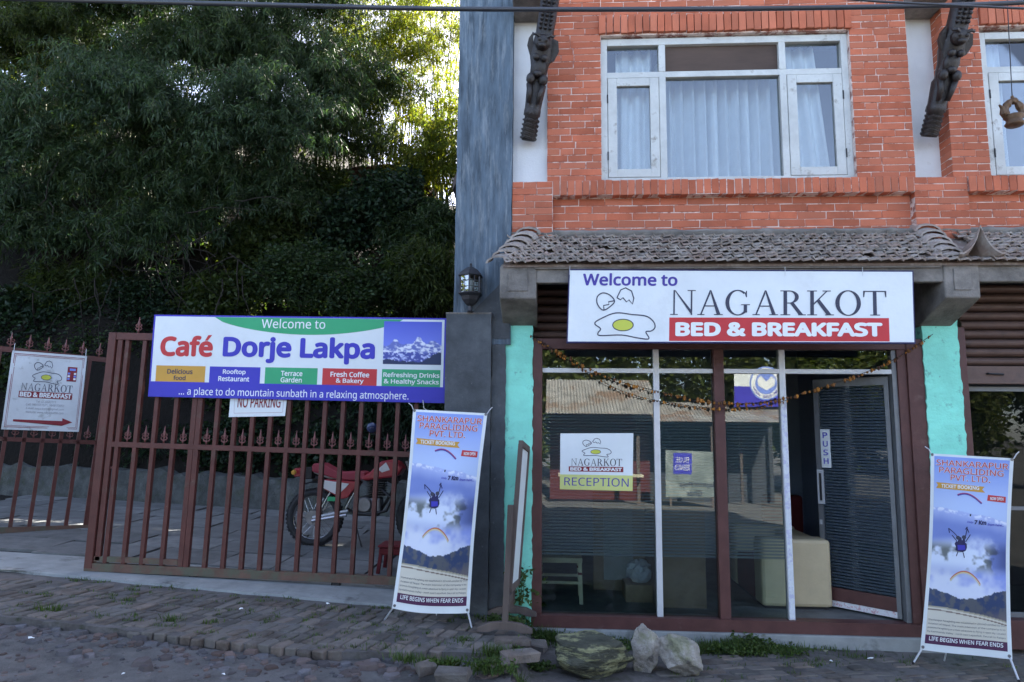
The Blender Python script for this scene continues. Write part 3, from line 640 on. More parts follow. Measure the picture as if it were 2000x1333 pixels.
# open door, hinged on the right jamb, swung inwards
hx, hy = 2.86, .085; free = atz(1626, 1183, .17); dv = Vector((free.x-hx, free.y-hy, 0)); dv = dv.normalized()*.64
door = thing('door', None, None, (0, 0, 0)); door.parent = B; door.location = -ORG[B.name]; ORG[door.name] = Vector()
dn = Vector((-dv.y, dv.x, 0)).normalized()*.02
def dpart(name, m, s0, s1, z0, z1, th=1., off=0.):
    a = Vector((hx, hy, 0))+dv*s0; c = Vector((hx, hy, 0))+dv*s1; k = dn*th; of = dn*off
    b = MB(); b.add([Vector((p.x, p.y, z)) for z in (z0, z1) for p in (a-k+of, c-k+of, c+k+of, a+k+of)], [(3,2,1,0),(4,5,6,7),(0,1,5,4),(1,2,6,5),(2,3,7,6),(3,0,4,7)])
    return b.build(name, m, door)
dpart('stile', M['alu_d'], .0, .055, .17, 2.15); dpart('stile', M['alu_d'], .935, 1, .17, 2.15); dpart('top_rail', M['alu_d'], .055, .935, 2.08, 2.15); dpart('bottom_rail', M['brown'], .055, .935, .22, .33)
dpart('taped_edge', mat('red_white_tape', (.7, .7, .72), .5, .05, 30, 0, col2=(.5, .12, .15), s2=34, lo=.54, hi=.58, a2=.6), .055, .935, .17, .218)
dpart('pane', M['shopglass'], .055, .935, .33, 2.08, .12); dpart('frosted_film', M['film_d'], .06, .93, .335, 2.075, .04, .35)
side = -1 if (Vector((hx, hy, 0))+dv*.5+dn).y > (Vector((hx, hy, 0))+dv*.5).y else 1
dpart('handle', M['alu'], .9, .99, .98+.06, 1.02+.32, .3, side*1.5); dpart('handle_grip', M['black'], .93, .96, 1.07, 1.31, .35, side*1.6); dpart('lock', M['alu'], .955, .985, .86, .9, .3, side*1.2)
PUSHPOS = (Vector((hx, hy, 0))+dv*.93+dn*side*.6, -dv.normalized(), dn.normalized()*side)
# roller shutters
def shutter(x0, x1, zs_, y, h=.075):
    o = None
    for z in zs_:
        p = [(y+.03, z), (y, z+h*.1), (y-.022, z+h*.3), (y-.028, z+h*.5), (y-.022, z+h*.7), (y, z+h*.9), (y+.03, z+h*.97)]
        MB().prism(p, lambda u, v, w_: (w_, u, v), x0, x1).build('shutter_slat', M['shutter'], B, smooth=False)
shutter(-.166, 3.08, np.arange(2.47, 2.9, .078), .12); shutter(3.46, 6.0, np.arange(2.24, 2.9, .078), .05)
MB().box(3.46, 6.0, .0, .07, 2.085, 2.235).build('shutter_bottom_bar', M['shutter'], B, bevel=.006)
MB().tube([(3.62, -.0, 2.17), (3.62, -.02, 2.17), (3.74, -.02, 2.165), (3.74, 0, 2.165)], .008, 6).build('shutter_handle', M['mblack'], B)
# right-hand shop behind the half raised shutter
for z in (2.2, ): pass
box('shutter_guide', M['brown'], B, 3.40, 3.46, -.01, .12, 0, 2.56, .003)
box('shop_sill', M['brown'], B, 3.46, 6.0, .0, .14, -.02, .2, .004); box('shop_window_frame', M['alu_d'], B, 3.46, 6.0, .1, .14, .2, .24, .002)
box('shop_window_frame', M['alu_d'], B, 3.46, 6.0, .1, .14, 2.03, 2.07, .002); box('shop_window_frame', M['alu_d'], B, 3.46, 6.0, .1, .135, 1.05, 1.08, .002); box('pane', M['dimglass'], B, 3.46, 6.0, .117, .122, .24, 2.03)
box('outer_pier', M['teal'], B, 6.0, 6.3, 0, .3, -.05, 3.0)
# rooms
box('room_floor', M['floor'], B, -.36, XR-.2, .1, YB-.2, .02, .15); box('room_partition', M['roomwall'], B, 3.2, 3.3, .3, YB-.2, .15, 3.03); box('room_back', M['roomwall'], B, -.36, 3.2, 3.2, 3.25, .15, 3.03)
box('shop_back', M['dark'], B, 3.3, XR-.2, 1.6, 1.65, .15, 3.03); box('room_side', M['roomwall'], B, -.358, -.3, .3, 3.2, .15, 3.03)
# ================================================================== lettering
_tc = {}
try: FONT = bpy.data.fonts.load(bpy.utils.system_resource('DATAFILES', path='fonts')+'/NotoSansMath-Regular.woff2')      # sans face that ships with Blender
except Exception: FONT = None
def text2d(body, bold=0., shear=0., space=1.):
    key = (body, bold, shear, space)
    if key in _tc: return _tc[key]
    cu = bpy.data.curves.new('t', 'FONT'); cu.body = body; cu.size = 1; cu.shear = shear; cu.space_character = space; cu.resolution_u = 4
    cu.align_x = 'LEFT'
    if FONT: cu.font = FONT
    o = bpy.data.objects.new('t', cu); COL.objects.link(o); bpy.context.view_layer.update()
    me = o.evaluated_get(bpy.context.evaluated_depsgraph_get()).to_mesh()
    v = [(p.co.x, p.co.y) for p in me.vertices]; f = [tuple(p.vertices) for p in me.polygons]
    xs_ = [a for a, _ in v]; ys_ = [c for _, c in v]; bb = (min(xs_), max(xs_), min(ys_), max(ys_))
    o.to_mesh_clear(); bpy.data.objects.remove(o); bpy.data.curves.remove(cu); _tc[key] = (v, f, bb); return _tc[key]
SERIF = {}
def _el(cx, cy, rx, ry, a0=0, a1=360, n=28): return [(cx+rx*math.cos(R_(a0+(a1-a0)*i/n)), cy+ry*math.sin(R_(a0+(a1-a0)*i/n))) for i in range(n+1)]
def _ring(cx, cy, rx, ry, ix, iy, a0, a1, n=28):
    o = _el(cx, cy, rx, ry, a0, a1, n); i = _el(cx, cy, ix, iy, a0, a1, n); return [[o[k], o[k+1], i[k+1], i[k]] for k in range(n)]
def _rc(x0, x1, y0, y1): return [(x0, y0), (x1, y0), (x1, y1), (x0, y1)]
def _serif(c, y, w_=.16, h=.035): return _rc(c-w_, c+w_, y, y+h)
SERIF['N'] = (1.0, [_rc(.13, .19, .03, 1), _serif(.16, 0, .15), [(.0, 1), (.16, 1), (.84, 0), (.84, .18), (.2, 1), ], _rc(.81, .87, .0, .97), _serif(.84, .965, .16)])
SERIF['A'] = (.98, [[(.1, .03), (.16, .03), (.49, .86), (.47, 1)], [(.47, 1), (.53, 1), (.89, .03), (.74, .03)], _rc(.27, .67, .34, .385), _serif(.13, 0, .14), _serif(.81, 0, .17)])
SERIF['G'] = (1.0, _ring(.5, .5, .48, .52, .33, .475, 48, 318, 26)+[_rc(.73, .86, .0+.1, .4), _serif(.8, .4, .17), [(.82, .72), (.86, .72), (.86, .98), (.83, .98), (.78, .86)]])
SERIF['R'] = (.95, [_rc(.13, .27, .03, .97), _serif(.2, 0, .19), _serif(.2, .965, .19)]+_ring(.36, .735, .36, .265, .21, .225, -90, 90, 16)+[_rc(.27, .36, .955, 1), _rc(.27, .36, .47, .51), [(.38, .48), (.53, .5), (.88, .035), (.7, .035)], _serif(.84, 0, .15)])
SERIF['K'] = (1.0, [_rc(.13, .27, .03, .97), _serif(.2, 0, .19), _serif(.2, .965, .19), [(.27, .42), (.27, .5), (.73, .97), (.79, .97)], [(.37, .57), (.48, .65), (.93, .035), (.74, .035)], _serif(.76, .965, .16), _serif(.86, 0, .17)])
SERIF['O'] = (1.0, _ring(.5, .5, .49, .52, .33, .475, 0, 360, 40))
SERIF['T'] = (.88, [_rc(.37, .51, .03, .955), _serif(.44, 0, .19), _rc(.0, .88, .955, 1), [(.0, .74), (.035, .74), (.07, .955), (.0, .955)], [(.845, .74), (.88, .74), (.88, .955), (.81, .955)]])
def serif2d(word):
    v = []; f = []; w0 = []; x = 0
    for ch in word:
        adv, polys = SERIF[ch]
        for k, p in enumerate(polys):
            n = len(v); v += [(x+a, c) for a, c in p]; w0 += [(k % 7)*.00025]*len(p); f.append(tuple(range(n, n+len(p))))
        x += adv+.08
    xs_ = [a for a, _ in v]; return v, f, (min(xs_), max(xs_), 0, 1), w0
class Panel:
    """a flat plane in the world; print is laid out on it by where the photo shows it"""
    def __init__(s, o, U, V): s.o, s.U, s.V = Vector(o), Vector(U).normalized(), Vector(V).normalized(); s.n = s.U.cross(s.V)
    def uv(s, px, py):
        d = ray(px, py); t = (s.o-CAM).dot(s.n)/d.dot(s.n); p = CAM+d*t-s.o; return p.dot(s.U), p.dot(s.V)
    def P(s, u, v, w_=0): return s.o+s.U*u+s.V*v+s.n*w_
def quadmap(pan, c):      # c: 4 photo corners tl,tr,br,bl -> bilinear on the panel
    q = [pan.uv(*p) for p in c]
    def f(s_, t, w_=0):
        u = (q[0][0]*(1-s_)+q[1][0]*s_)*(1-t)+(q[3][0]*(1-s_)+q[2][0]*s_)*t; v = (q[0][1]*(1-s_)+q[1][1]*s_)*(1-t)+(q[3][1]*(1-s_)+q[2][1]*s_)*t
        return pan.P(u, v, w_)
    return f
def words(name, body, m, parent, fn, s0, s1, t0, t1, w_=.003, bold=0., shear=0., serif=False, label=None):
    """lettering filling the box s0..s1, t0 (top)..t1 (bottom) of the surface fn(s,t,w)"""
    wz = None
    if serif: v, f, bb, wz = serif2d(body)
    else:
        v, f, bb = text2d(body, 0, shear)
        if bold:                                             # heavier weight: the outline repeated around itself
            v0, f0 = v, f; v = []; f = []; wz = []
            for k in range(9):
                dx, dy = (0, 0) if k == 8 else (bold*1.15*math.cos(k*.7854), bold*1.15*math.sin(k*.7854)); f += [tuple(i+len(v) for i in q) for q in f0]; v += [(x+dx, y+dy) for x, y in v0]; wz += [.00012*k]*len(v0)
            bb = (bb[0]-bold*1.15, bb[1]+bold*1.15, bb[2]-bold*1.15, bb[3]+bold*1.15)
    b = MB(); n = len(v)
    b.v = [tuple(fn(s0+(s1-s0)*(x-bb[0])/(bb[1]-bb[0]), t1+(t0-t1)*(y-bb[2])/(bb[3]-bb[2]), w_+(wz[i] if wz else 0))) for i, (x, y) in enumerate(v)]
    b.f = list(f); off = ORG.get(parent.name, Vector()); me = bpy.data.meshes.new(name)
    me.from_pydata([tuple(Vector(p)-off) for p in b.v], [], b.f); me.materials.append(m); return link(name, me, parent)
def patch(name, m, parent, fn, poly, w_=.002):
    bm = bmesh.new(); f_ = bm.faces.new([bm.verts.new((a, c, 0)) for a, c in poly]); bmesh.ops.triangulate(bm, faces=[f_])
    for _ in range(7):
        le = [e for e in bm.edges if abs(e.verts[0].co.x-e.verts[1].co.x) > .022 or abs(e.verts[0].co.y-e.verts[1].co.y) > .09]
        if not le: break
        bmesh.ops.subdivide_edges(bm, edges=le, cuts=1); bmesh.ops.triangulate(bm, faces=bm.faces)
    bm.verts.index_update(); b = MB(); b.add([fn(v.co.x, v.co.y, w_) for v in bm.verts], [tuple(v.index for v in f.verts) for f in bm.faces]); bm.free()
    return b.build(name, m, parent)
def rect(s0, s1, t0, t1): return [(s0, t0), (s1, t0), (s1, t1), (s0, t1)]
def smooth_line(pts, k=6, closed=False):
    out = []; n = len(pts)
    for i in range(n if closed else n-1):
        g = lambda j: pts[j % n] if closed else pts[max(0, min(n-1, j))]
        a, b_, c, d = g(i-1), g(i), g(i+1), g(i+2)
        for q in range(k):
            t = q/k; out.append(tuple(.5*((2*b_[e])+(-a[e]+c[e])*t+(2*a[e]-5*b_[e]+4*c[e]-d[e])*t*t+(-a[e]+3*b_[e]-3*c[e]+d[e])*t**3) for e in (0, 1)))
    return out+([out[0]] if closed else [pts[-1]])
def stroke(name, m, parent, fn, pts, wd, w_=.003, asp=1.):
    b = MB(); n = len(pts)
    for i, p in enumerate(pts):
        a, c = pts[max(0, i-1)], pts[min(n-1, i+1)]; dx, dy = (c[0]-a[0])*asp, c[1]-a[1]; l = math.hypot(dx, dy) or 1
        nx, ny = -dy/l*wd/asp, dx/l*wd; b.v += [fn(p[0]+nx, p[1]+ny, w_+.0002*(i % 3)), fn(p[0]-nx, p[1]-ny, w_+.0002*(i % 3))]
    b.f = [(2*i, 2*i+1, 2*i+3, 2*i+2) for i in range(n-1)]; return b.build(name, m, parent)
EGG = dict(white=[(.0, .70), (.12, .60), (.35, .50), (.62, .53), (.85, .56), (.97, .66), (1., .77), (.94, .84), (.85, .86), (.9, .99), (.7, .97), (.45, .92), (.1, .93), (.06, .88), (.1, .80)],
           s1=[(.03, .2), (.12, .12), (.24, .16), (.32, .27), (.27, .36), (.14, .45), (.04, .34)], crack=[(.31, .27), (.22, .29), (.23, .34), (.14, .36), (.15, .44)],
           s2=[(.36, .21), (.42, .06), (.5, .02), (.6, .08), (.64, .22), (.62, .33), (.56, .25), (.52, .29), (.46, .21), (.42, .25), (.36, .21)])
def egg(parent, fn, s0, s1, t0, t1, wd, asp, ok=None):
    g = lambda p: (s0+(s1-s0)*p[0], t0+(t1-t0)*p[1])
    for k, cl in (('white', True), ('s1', True), ('crack', False), ('s2', False)):
        pts = EGG[k]; pts = smooth_line(pts, 5, cl) if k in ('white', 's1') else pts
        stroke('egg_outline', M['slate'], parent, fn, [g(p) for p in pts], wd, .003, asp)
    c = [(.47+.17*math.cos(a), .73+.11*math.sin(a)) for a in np.linspace(0, 6.283, 28)[:-1]]
    patch('yolk', M['yolk'], parent, fn, [g(p) for p in c], .0022); stroke('yolk_outline', M['slate'], parent, fn, [g(p) for p in c+c[:1]], wd*.8, .003, asp)
def grid(name, m, parent, fn, s0, s1, t0, t1, w_, nx, ny):
    b = MB(); b.v = [tuple(fn(s0+(s1-s0)*i/nx, t0+(t1-t0)*j/ny, w_)) for j in range(ny+1) for i in range(nx+1)]; b.f = [(j*(nx+1)+i, j*(nx+1)+i+1, (j+1)*(nx+1)+i+1, (j+1)*(nx+1)+i) for j in range(ny) for i in range(nx)]
    return b.build(name, m, parent, smooth=True)
def wavy(fn, n, amp, k=1.):      # stretched vinyl: slack between its ties and drag folds near the corners
    n = Vector(n)
    def f(s_, t, w_=0):
        e = math.sin(11*s_*k+2.5*t)*.5+math.sin(19*s_*k-4*t+1)*.3+math.sin(5*t+3*s_)*.3
        for cs, ct in ((0, 0), (1, 0), (0, 1), (1, 1)):
            dx, dy = abs(s_-cs), abs(t-ct)*.3; d = math.hypot(dx, dy); e += .55*math.exp(-d*8)*(1-math.exp(-(d*14)**2))*math.sin(6*math.atan2(dy, dx+1e-6))
        return Vector(fn(s_, t, 0))+n*(w_+amp*e)
    return f
def board(parent, fn, m_face, m_edge, th=.03, rim=None, name='panel'):
    fl = Vector(fn(.5, .5, 0)); nn = (Vector(fn(.5, .5, 1))-fl).normalized()*.012
    MB().prism(rect(0, 1, 0, 1), lambda a, c, w_: Vector(fn(a, c, w_))-nn, -th, 0).build(name, m_edge, parent); grid('vinyl_edge', m_edge, parent, fn, 0, 1, 0, 1, 0, 60, 14)
    r_ = rim or (.002, .004); grid('printed_face', m_face, parent, fn, r_[0], 1-r_[0], r_[1], 1-r_[1], .0012, 60, 14)
# ------------------------------------------------------------------ welcome sign on the awning
sp = Panel((0, -.475, 0), (1, 0, 0), (0, 0, 1))
fn = wavy(quadmap(sp, [(1111, 526), (1784, 529), (1788, 671.5), (1106.5, 670)]), (0, -1, 0), .0028)
W = thing('welcome_sign', 'long white hotel signboard with egg drawing hung on the awning beam', 'sign', fn(.5, 1, 0))
board(W, fn, M['signw'], M['navy'], .03, (.0035, .018))
def sb(px0, py0, px1, py1, c=(1111, 526, 1788, 671)): return (px0-c[0])/(c[2]-c[0]), (px1-c[0])/(c[2]-c[0]), (py0-c[1])/(c[3]-c[1]), (py1-c[1])/(c[3]-c[1])
words('lettering', 'Welcome to', M['purple'], W, fn, *sb(1140, 534, 1329, 559), bold=.018)
words('lettering', 'NAGARKOT', M['slate'], W, fn, *sb(1315, 567, 1735, 616), serif=True)
s0, s1, t0, t1 = sb(1314, 621, 1739, 667); patch('red_band', M['red'], W, fn, rect(s0, s1, t0, t1)); words('lettering', 'BED & BREAKFAST', M['whiteink'], W, fn, *sb(1326, 630, 1726, 658), bold=.035, w_=.004)
egg(W, fn, *sb(1166, 561, 1286, 664), .008, 4.75)
for px in (1113, 1540, 1690): MB().tube([fn(*sb(px, 523, px, 531)[::2], -.01), fn(*sb(px, 520, px, 535)[::2], .006), fn(sb(px, 0, px, 1)[0], .08, .006)], .002, 5).build('tie_wire', M['steel'], W)
# ------------------------------------------------------------------ sliding gate with the cafe sign
gl, gr_ = at(167, 1113, .5), at(770, 1141, .5); gd = (gr_-gl).normalized(); gup = Vector((-gd.z, 0, gd.x))
GP = Panel(gl, gd, gup)
def g_at(px, py): return GP.uv(px, py)
G = thing('sliding_gate', 'maroon steel bar gate with spear finials, carrying the cafe banner', 'gate', gl)
GL = 3.4; gh = g_at(205, 650)[1]; gm = g_at(480, 877)[1]
def gbar(u0, v0, u1, v1, wd, nm, m=M['gate'], y0=-.02, y1=.02):
    b = MB()
    if abs(u1-u0) > abs(v1-v0): q = [(u0, v0-wd/2), (u1, v1-wd/2), (u1, v1+wd/2), (u0, v0+wd/2)]
    else: q = [(u0-wd/2, v0), (u0+wd/2, v0), (u1+wd/2, v1), (u1-wd/2, v1)]
    return b.prism(q, lambda u, v, w_: GP.P(u, v, w_), -y1, -y0).build(nm, m, G, bevel=.003)
ug = [g_at(p, 950)[0] for p in (180, 222, 257, 292, 331, 372)]
gbar(.04, .02, .04, gh, .075, 'end_post', y0=-.035, y1=.035); gbar(.115, .09, .115, gh-.05, .05, 'leaf_stile')
gbar(0, .03, GL, .03, .075, 'bottom_rail', M['gate_b'], -.03, .03); gbar(.08, .105, ug[5]-.05, .105, .05, 'leaf_bottom_rail', M['gate_b'])
gbar(.0775, gh-.035, GL, gh-.035, .07, 'top_rail', y0=-.03, y1=.03); gbar(.141, gm, GL, gm, .05, 'mid_rail', y0=-.024, y1=.024)
uu = [u for u in ug[1:5]]+[ug[5]-.022, ug[5]+.03]+[ug[5]+.03+.1745*k for k in range(1, 13)]
for i, u in enumerate(uu): gbar(u, .0676, u, gh-.071, .05 if i in (4, 5) else .04, 'bar', y0=-.022, y1=.022)
gbar(.09, gm-.22, ug[1]-.021, gm-.22, .02, 'latch_bar', y0=-.01, y1=.01)
# cast spear finial: stem, curled leaves, point
fb = MB(); fb.lathe([(.008, 0), (.008, .02), (.013, .024), (.007, .03), (.006, .05), (.013, .075), (.015, .092), (.009, .115), (.003, .16), (.0002, .165)], 8)
for e in (-1, 1):
    fb.tube([(e*.004, 0, .03), (e*.024, 0, .036), (e*.031, 0, .05), (e*.022, 0, .06)], [.007, .007, .006, .004], 5)
    fb.tube([(e*.004, 0, .058), (e*.026, 0, .07), (e*.028, 0, .086), (e*.019, 0, .092)], [.006, .006, .005, .003], 5)
FIN = fb.mesh('finial', M['finial'], smooth=True)
def finial(u, v, par, pan, k=1.):
    o = link('finial', FIN, par); p = pan.P(u, v, 0)-ORG[par.name]; o.matrix_local = Matrix.Translation(p) @ Matrix((pan.U, -pan.n, pan.V)).transposed().to_4x4() @ Matrix.Scale(k, 4)
edges = [.14]+uu
for i in range(len(edges)-1):
    if edges[i+1]-edges[i] > .1: finial((edges[i]+edges[i+1])/2, gm+.025, G, GP); finial((edges[i]+edges[i+1])/2, gh, G, GP)
for u in (.1, 1.05, 2.4):
    MB().lathe([(.035, -.018), (.045, -.01), (.045, .01), (.035, .018)], 14, GP.P(u, -.035, 0), 'y').build('gate_wheel', M['mblack'], G)
# cafe sign
cp = Panel(GP.P(0, 0, .065), GP.U, GP.V)
fn = wavy(quadmap(cp, [(301.5, 615), (872, 622), (868, 788), (289, 775)]), (0, -1, 0), .0038)
C = thing('cafe_sign', 'wide cafe banner sign in white, green and blue, tied across the maroon gate', 'sign', fn(.5, 1, 0))
board(C, fn, M['signw'], M['signblue'], .02, (.006, .02))
CZ = (280, 600, 600/2000.)                                   # zoom window used to read positions
q0 = [(301.5, 615), (872, 622), (868, 788), (289, 775)]
def cuv(zx, zy):                                             # zoom pixel -> s,t by inverting the bilinear corners
    px, py = CZ[0]+zx*CZ[2], CZ[1]+zy*CZ[2]; s_ = t = .5
    for _ in range(12):
        xl = q0[0][0]*(1-t)+q0[3][0]*t; xr = q0[1][0]*(1-t)+q0[2][0]*t; s_ = (px-xl)/(xr-xl)
        yt = q0[0][1]*(1-s_)+q0[1][1]*s_; yb = q0[3][1]*(1-s_)+q0[2][1]*s_; t = (py-yt)/(yb-yt)
    return s_, t
def cb(x0, y0, x1, y1):
    a, c = cuv(x0, (y0+y1)/2), cuv(x1, (y0+y1)/2); e, f_ = cuv((x0+x1)/2, y0), cuv((x0+x1)/2, y1); return a[0], c[0], e[1], f_[1]
grid('blue_footer', M['signblue'], C, fn, .002, .998, .815, .995, .0024, 60, 4)
arc = [(.213+.643*i/24, .022+.2*math.sin(math.pi*i/24)**.62) for i in range(25)]; patch('green_arch', M['green'], C, fn, [(.213, .022)]+arc[1:-1]+[(.856, .022)])
words('lettering', 'Welcome to', M['whiteink'], C, fn, *cb(783, 80, 1198, 142), bold=.004)
words('lettering', 'Cafe', M['red'], C, fn, *cb(115, 188, 463, 326), bold=.028); ac = [cuv(410, 222), cuv(432, 186), cuv(458, 184), cuv(428, 222)]; patch('accent', M['red'], C, fn, ac, .0036); words('lettering', 'Dorje Lakpa', M['signblue'], C, fn, *cb(527, 196, 1518, 372), bold=.028)
for (x0, x1, y0, y1, m_, l1, l2, mi, b1, b2) in (
        (83, 410, 385, 492, 'orange', 'Delicious', 'food', 'slate', (160, 405, 328, 438), (200, 448, 281, 478)), (438, 772, 392, 500, 'signblue', 'Rooftop', 'Restaurant', 'whiteink', (527, 408, 677, 447), (497, 454, 701, 486)),
        (803, 1146, 398, 508, 'green', 'Terrace', 'Garden', 'whiteink', (909, 419, 1050, 452), (907, 459, 1046, 494)), (1178, 1529, 404, 514, 'red', 'Fresh Coffee', '& Bakery', 'whiteink', (1231, 424, 1481, 459), (1266, 467, 1444, 505)),
        (1561, 1934, 410, 521, 'green', 'Refreshing Drinks', '& Healthy Snacks', 'whiteink', (1571, 430, 1929, 470), (1574, 472, 1925, 512))):
    s0, s1, t0, t1 = cb(x0, y0, x1, y1); patch('colour_box', M[m_], C, fn, rect(s0, s1, t0, t1))
    words('lettering', l1, M[mi], C, fn, *cb(*b1), bold=.015); words('lettering', l2, M[mi], C, fn, *cb(*b2), bold=.015)
words('lettering', '... a place to do mountain sunbath in a relaxing atmosphere.', M['whiteink'], C, fn, *cb(235, 538, 1733, 602), bold=.004)
# mountain photo: sky, snow peaks and dark foothills as printed shapes
pm = cb(1572, 96, 1942, 377)
def colgrid(name, parent, fn_, s0, s1, t0, t1, nx, ny, cf, w_, m):
    """a printed picture: a fine sheet with colours per corner"""
    b = MB(); u = np.linspace(0, 1, nx+1); v = np.linspace(0, 1, ny+1); UU, VV = np.meshgrid(u, v); cc = cf(UU, VV).reshape(-1, 3)
    b.v = [tuple(fn_(s0+(s1-s0)*a, t0+(t1-t0)*c, w_)) for a, c in zip(UU.ravel(), VV.ravel())]
    b.f = [(j*(nx+1)+i, j*(nx+1)+i+1, (j+1)*(nx+1)+i+1, (j+1)*(nx+1)+i) for j in range(ny) for i in range(nx)]
    off = ORG.get(parent.name, Vector()); me = bpy.data.meshes.new(name); me.from_pydata([tuple(Vector(p)-off) for p in b.v], [], b.f); me.materials.append(m); me.shade_smooth()
    ca = me.color_attributes.new('print', 'FLOAT_COLOR', 'POINT'); ca.data.foreach_set('color', np.concatenate([cc, np.ones((len(cc), 1))], 1).astype(np.float32).ravel())
    return link(name, me, parent)
_vg = np.random.default_rng(5).random((64, 64))
def vnoise(x, y, oct_=4, f=1.):
    out = 0; a = .5; tot = 0
    for _ in range(oct_):
        X, Y = x*f, y*f; xi, yi = np.floor(X).astype(int), np.floor(Y).astype(int); fx, fy = X-xi, Y-yi; fx = fx*fx*(3-2*fx); fy = fy*fy*(3-2*fy)
        g = lambda i, j: _vg[(yi+j) % 64, (xi+i) % 64]
        out = out+a*((g(0, 0)*(1-fx)+g(1, 0)*fx)*(1-fy)+(g(0, 1)*(1-fx)+g(1, 1)*fx)*fy); tot += a; a *= .5; f *= 2.03
    return out/tot
def lerp3(a, b_, t): t = np.clip(t, 0, 1)[..., None]; return np.array(a)*(1-t)+np.array(b_)*t
def sst(a, b_, x): t = np.clip((x-a)/(b_-a), 0, 1); return t*t*(3-2*t)
def mountain(u, v):
    c = lerp3((.10, .13, .62), (.22, .28, .85), v*1.4)
    ridge = .62-.20*np.exp(-((u-.62)/.07)**2)-.16*np.exp(-((u-.2)/.09)**2)-.12*np.exp(-((u-.85)/.11)**2)-.06*np.exp(-((u-.5)/.2)**2)+.09*(vnoise(u*14, u*0+3, 4)-.5)-.03
    sn = vnoise(u*16+v*6, v*20-u*5, 4); snow = lerp3((.16, .2, .55), (.85, .88, 1.), sst(.38, .62, sn)); c = np.where((v > ridge)[..., None], snow, c)
    lo = .72+.12*(vnoise(u*9, u*0+8, 3)-.5)-.0*u; c = np.where((v > lo)[..., None], lerp3((.08, .1, .4), (.6, .65, .95), sst(.5, .66, vnoise(u*30, v*34, 3))), c)
    f_ = .93-.22*sst(.62, 1, u)-.05*sst(.3, .0, u)+.05*(vnoise(u*22, u*0, 3)-.5); return np.where((v > f_)[..., None], np.array((.03, .045, .11)), c)
M['print'] = mat('printed_vinyl', (1, 1, 1), .5, 0, 1, .05, 5, attr='print', bdist=.02, spec=.3)
colgrid('mountain_picture', C, fn, *pm, 90, 66, mountain, .0025, M['print'])
MB().tube([fn(.93, .97, .01), fn(.934, 1.06, .012), fn(.955, 1.12, .0)], .004, 6).build('rope_tie', M['steel'], C)
# no parking notice
npn = quadmap(Panel(GP.P(0, 0, .035), GP.U, GP.V), [(450, 778), (560, 781), (556.5, 813), (446.5, 815)])
NP = thing('no_parking_notice', 'small white no parking notice half hidden under the cafe banner', 'notice', npn(.5, 1, 0))
MB().prism(rect(0, 1, -1.2, 1), npn, -.004, 0).build('sheet', M['signw'], NP)
stroke('border_line', M['maroonink'], NP, npn, [(.07, -.8), (.09, .8), (.95, .78), (.95, -.8)], .007, .0015, 3); words('lettering', 'NO PARKING', M['maroonink'], NP, npn, .14, .9, -.15, .5, .002, bold=.01)
# ------------------------------------------------------------------ open gate leaf behind, with the hotel direction sign
la = Vector((0, 0, 0)); pA = at(-40, 1043, 1.75); pB = at(172, 1036, 2.5)
ldir = Vector((pB.x-pA.x, pB.y-pA.y, pB.z-pA.z)).normalized(); LP = Panel(pA, ldir, (0, 0, 1)); LP.V = (Vector((0, 0, 1))-ldir*ldir.z).normalized(); LP.n = LP.U.cross(LP.V)
LG = thing('open_gate_leaf', 'maroon barred gate leaf swung open behind the hotel direction sign', 'gate', pA)
ul = (pB-pA).length; hT0, hT1 = LP.uv(0, 680)[1], LP.uv(160, 700)[1]; hM = LP.uv(90, 861)[1]
def lbar(u0, v0, u1, v1, wd, nm, m=M['gate']):
    q = [(u0, v0-wd/2), (u1, v1-wd/2), (u1, v1+wd/2), (u0, v0+wd/2)] if abs(u1-u0) > abs(v1-v0) else [(u0-wd/2, v0), (u0+wd/2, v0), (u1+wd/2, v1), (u1-wd/2, v1)]
    return MB().prism(q, lambda u, v, w_: LP.P(u, v, w_), -.02, .02).build(nm, m, LG)
hh = (hT0+hT1)/2; lbar(-.4, .03, ul, .03, .07, 'bottom_rail', M['gate_b']); lbar(-.4, hh, ul, hh, .06, 'top_rail'); lbar(-.4, hM, ul, hM, .05, 'mid_rail'); lbar(ul-.03, .065, ul-.03, hh-.03, .06, 'stile')
k = 0; u = ul-.06-.185
while u > -.4:
    lbar(u, .065, u, hh-.03, .04, 'bar'); finial(u+.09, hh+.03, LG, LP, 1.1); finial(u+.09, hM+.025, LG, LP, 1.1); u -= .185
dp = Panel(LP.P(0, 0, .05), LP.U, LP.V)
q1 = [(24, 685), (170, 696), (154, 844), (2, 839)]; fn = quadmap(dp, q1)
D = thing('direction_sign', 'dirty square vinyl hotel sign with red arrow tied to the open gate', 'sign', fn(.5, 1, 0))
colb = MB(); nn = 10
def wav(s_, t, w_=0): return fn(s_, t, w_+.005*math.sin(s_*7+t*3)+.003*math.sin(t*9))
colb.v = [tuple(wav(i/nn, j/nn)) for j in range(nn+1) for i in range(nn+1)]; colb.f = [(j*(nn+1)+i, j*(nn+1)+i+1, (j+1)*(nn+1)+i+1, (j+1)*(nn+1)+i) for j in range(nn) for i in range(nn)]
colb.build('vinyl_sheet', M['dirtyvinyl'], D, smooth=True)
def D1(zx, zy): return cuv_q(zx*.15, 660+zy*.15, q1)
def cuv_q(px, py, q):
    s_ = t = .5
    for _ in range(12):
        xl = q[0][0]*(1-t)+q[3][0]*t; xr = q[1][0]*(1-t)+q[2][0]*t; s_ = (px-xl)/(xr-xl); yt = q[0][1]*(1-s_)+q[1][1]*s_; yb = q[3][1]*(1-s_)+q[2][1]*s_; t = (py-yt)/(yb-yt)
    return s_, t
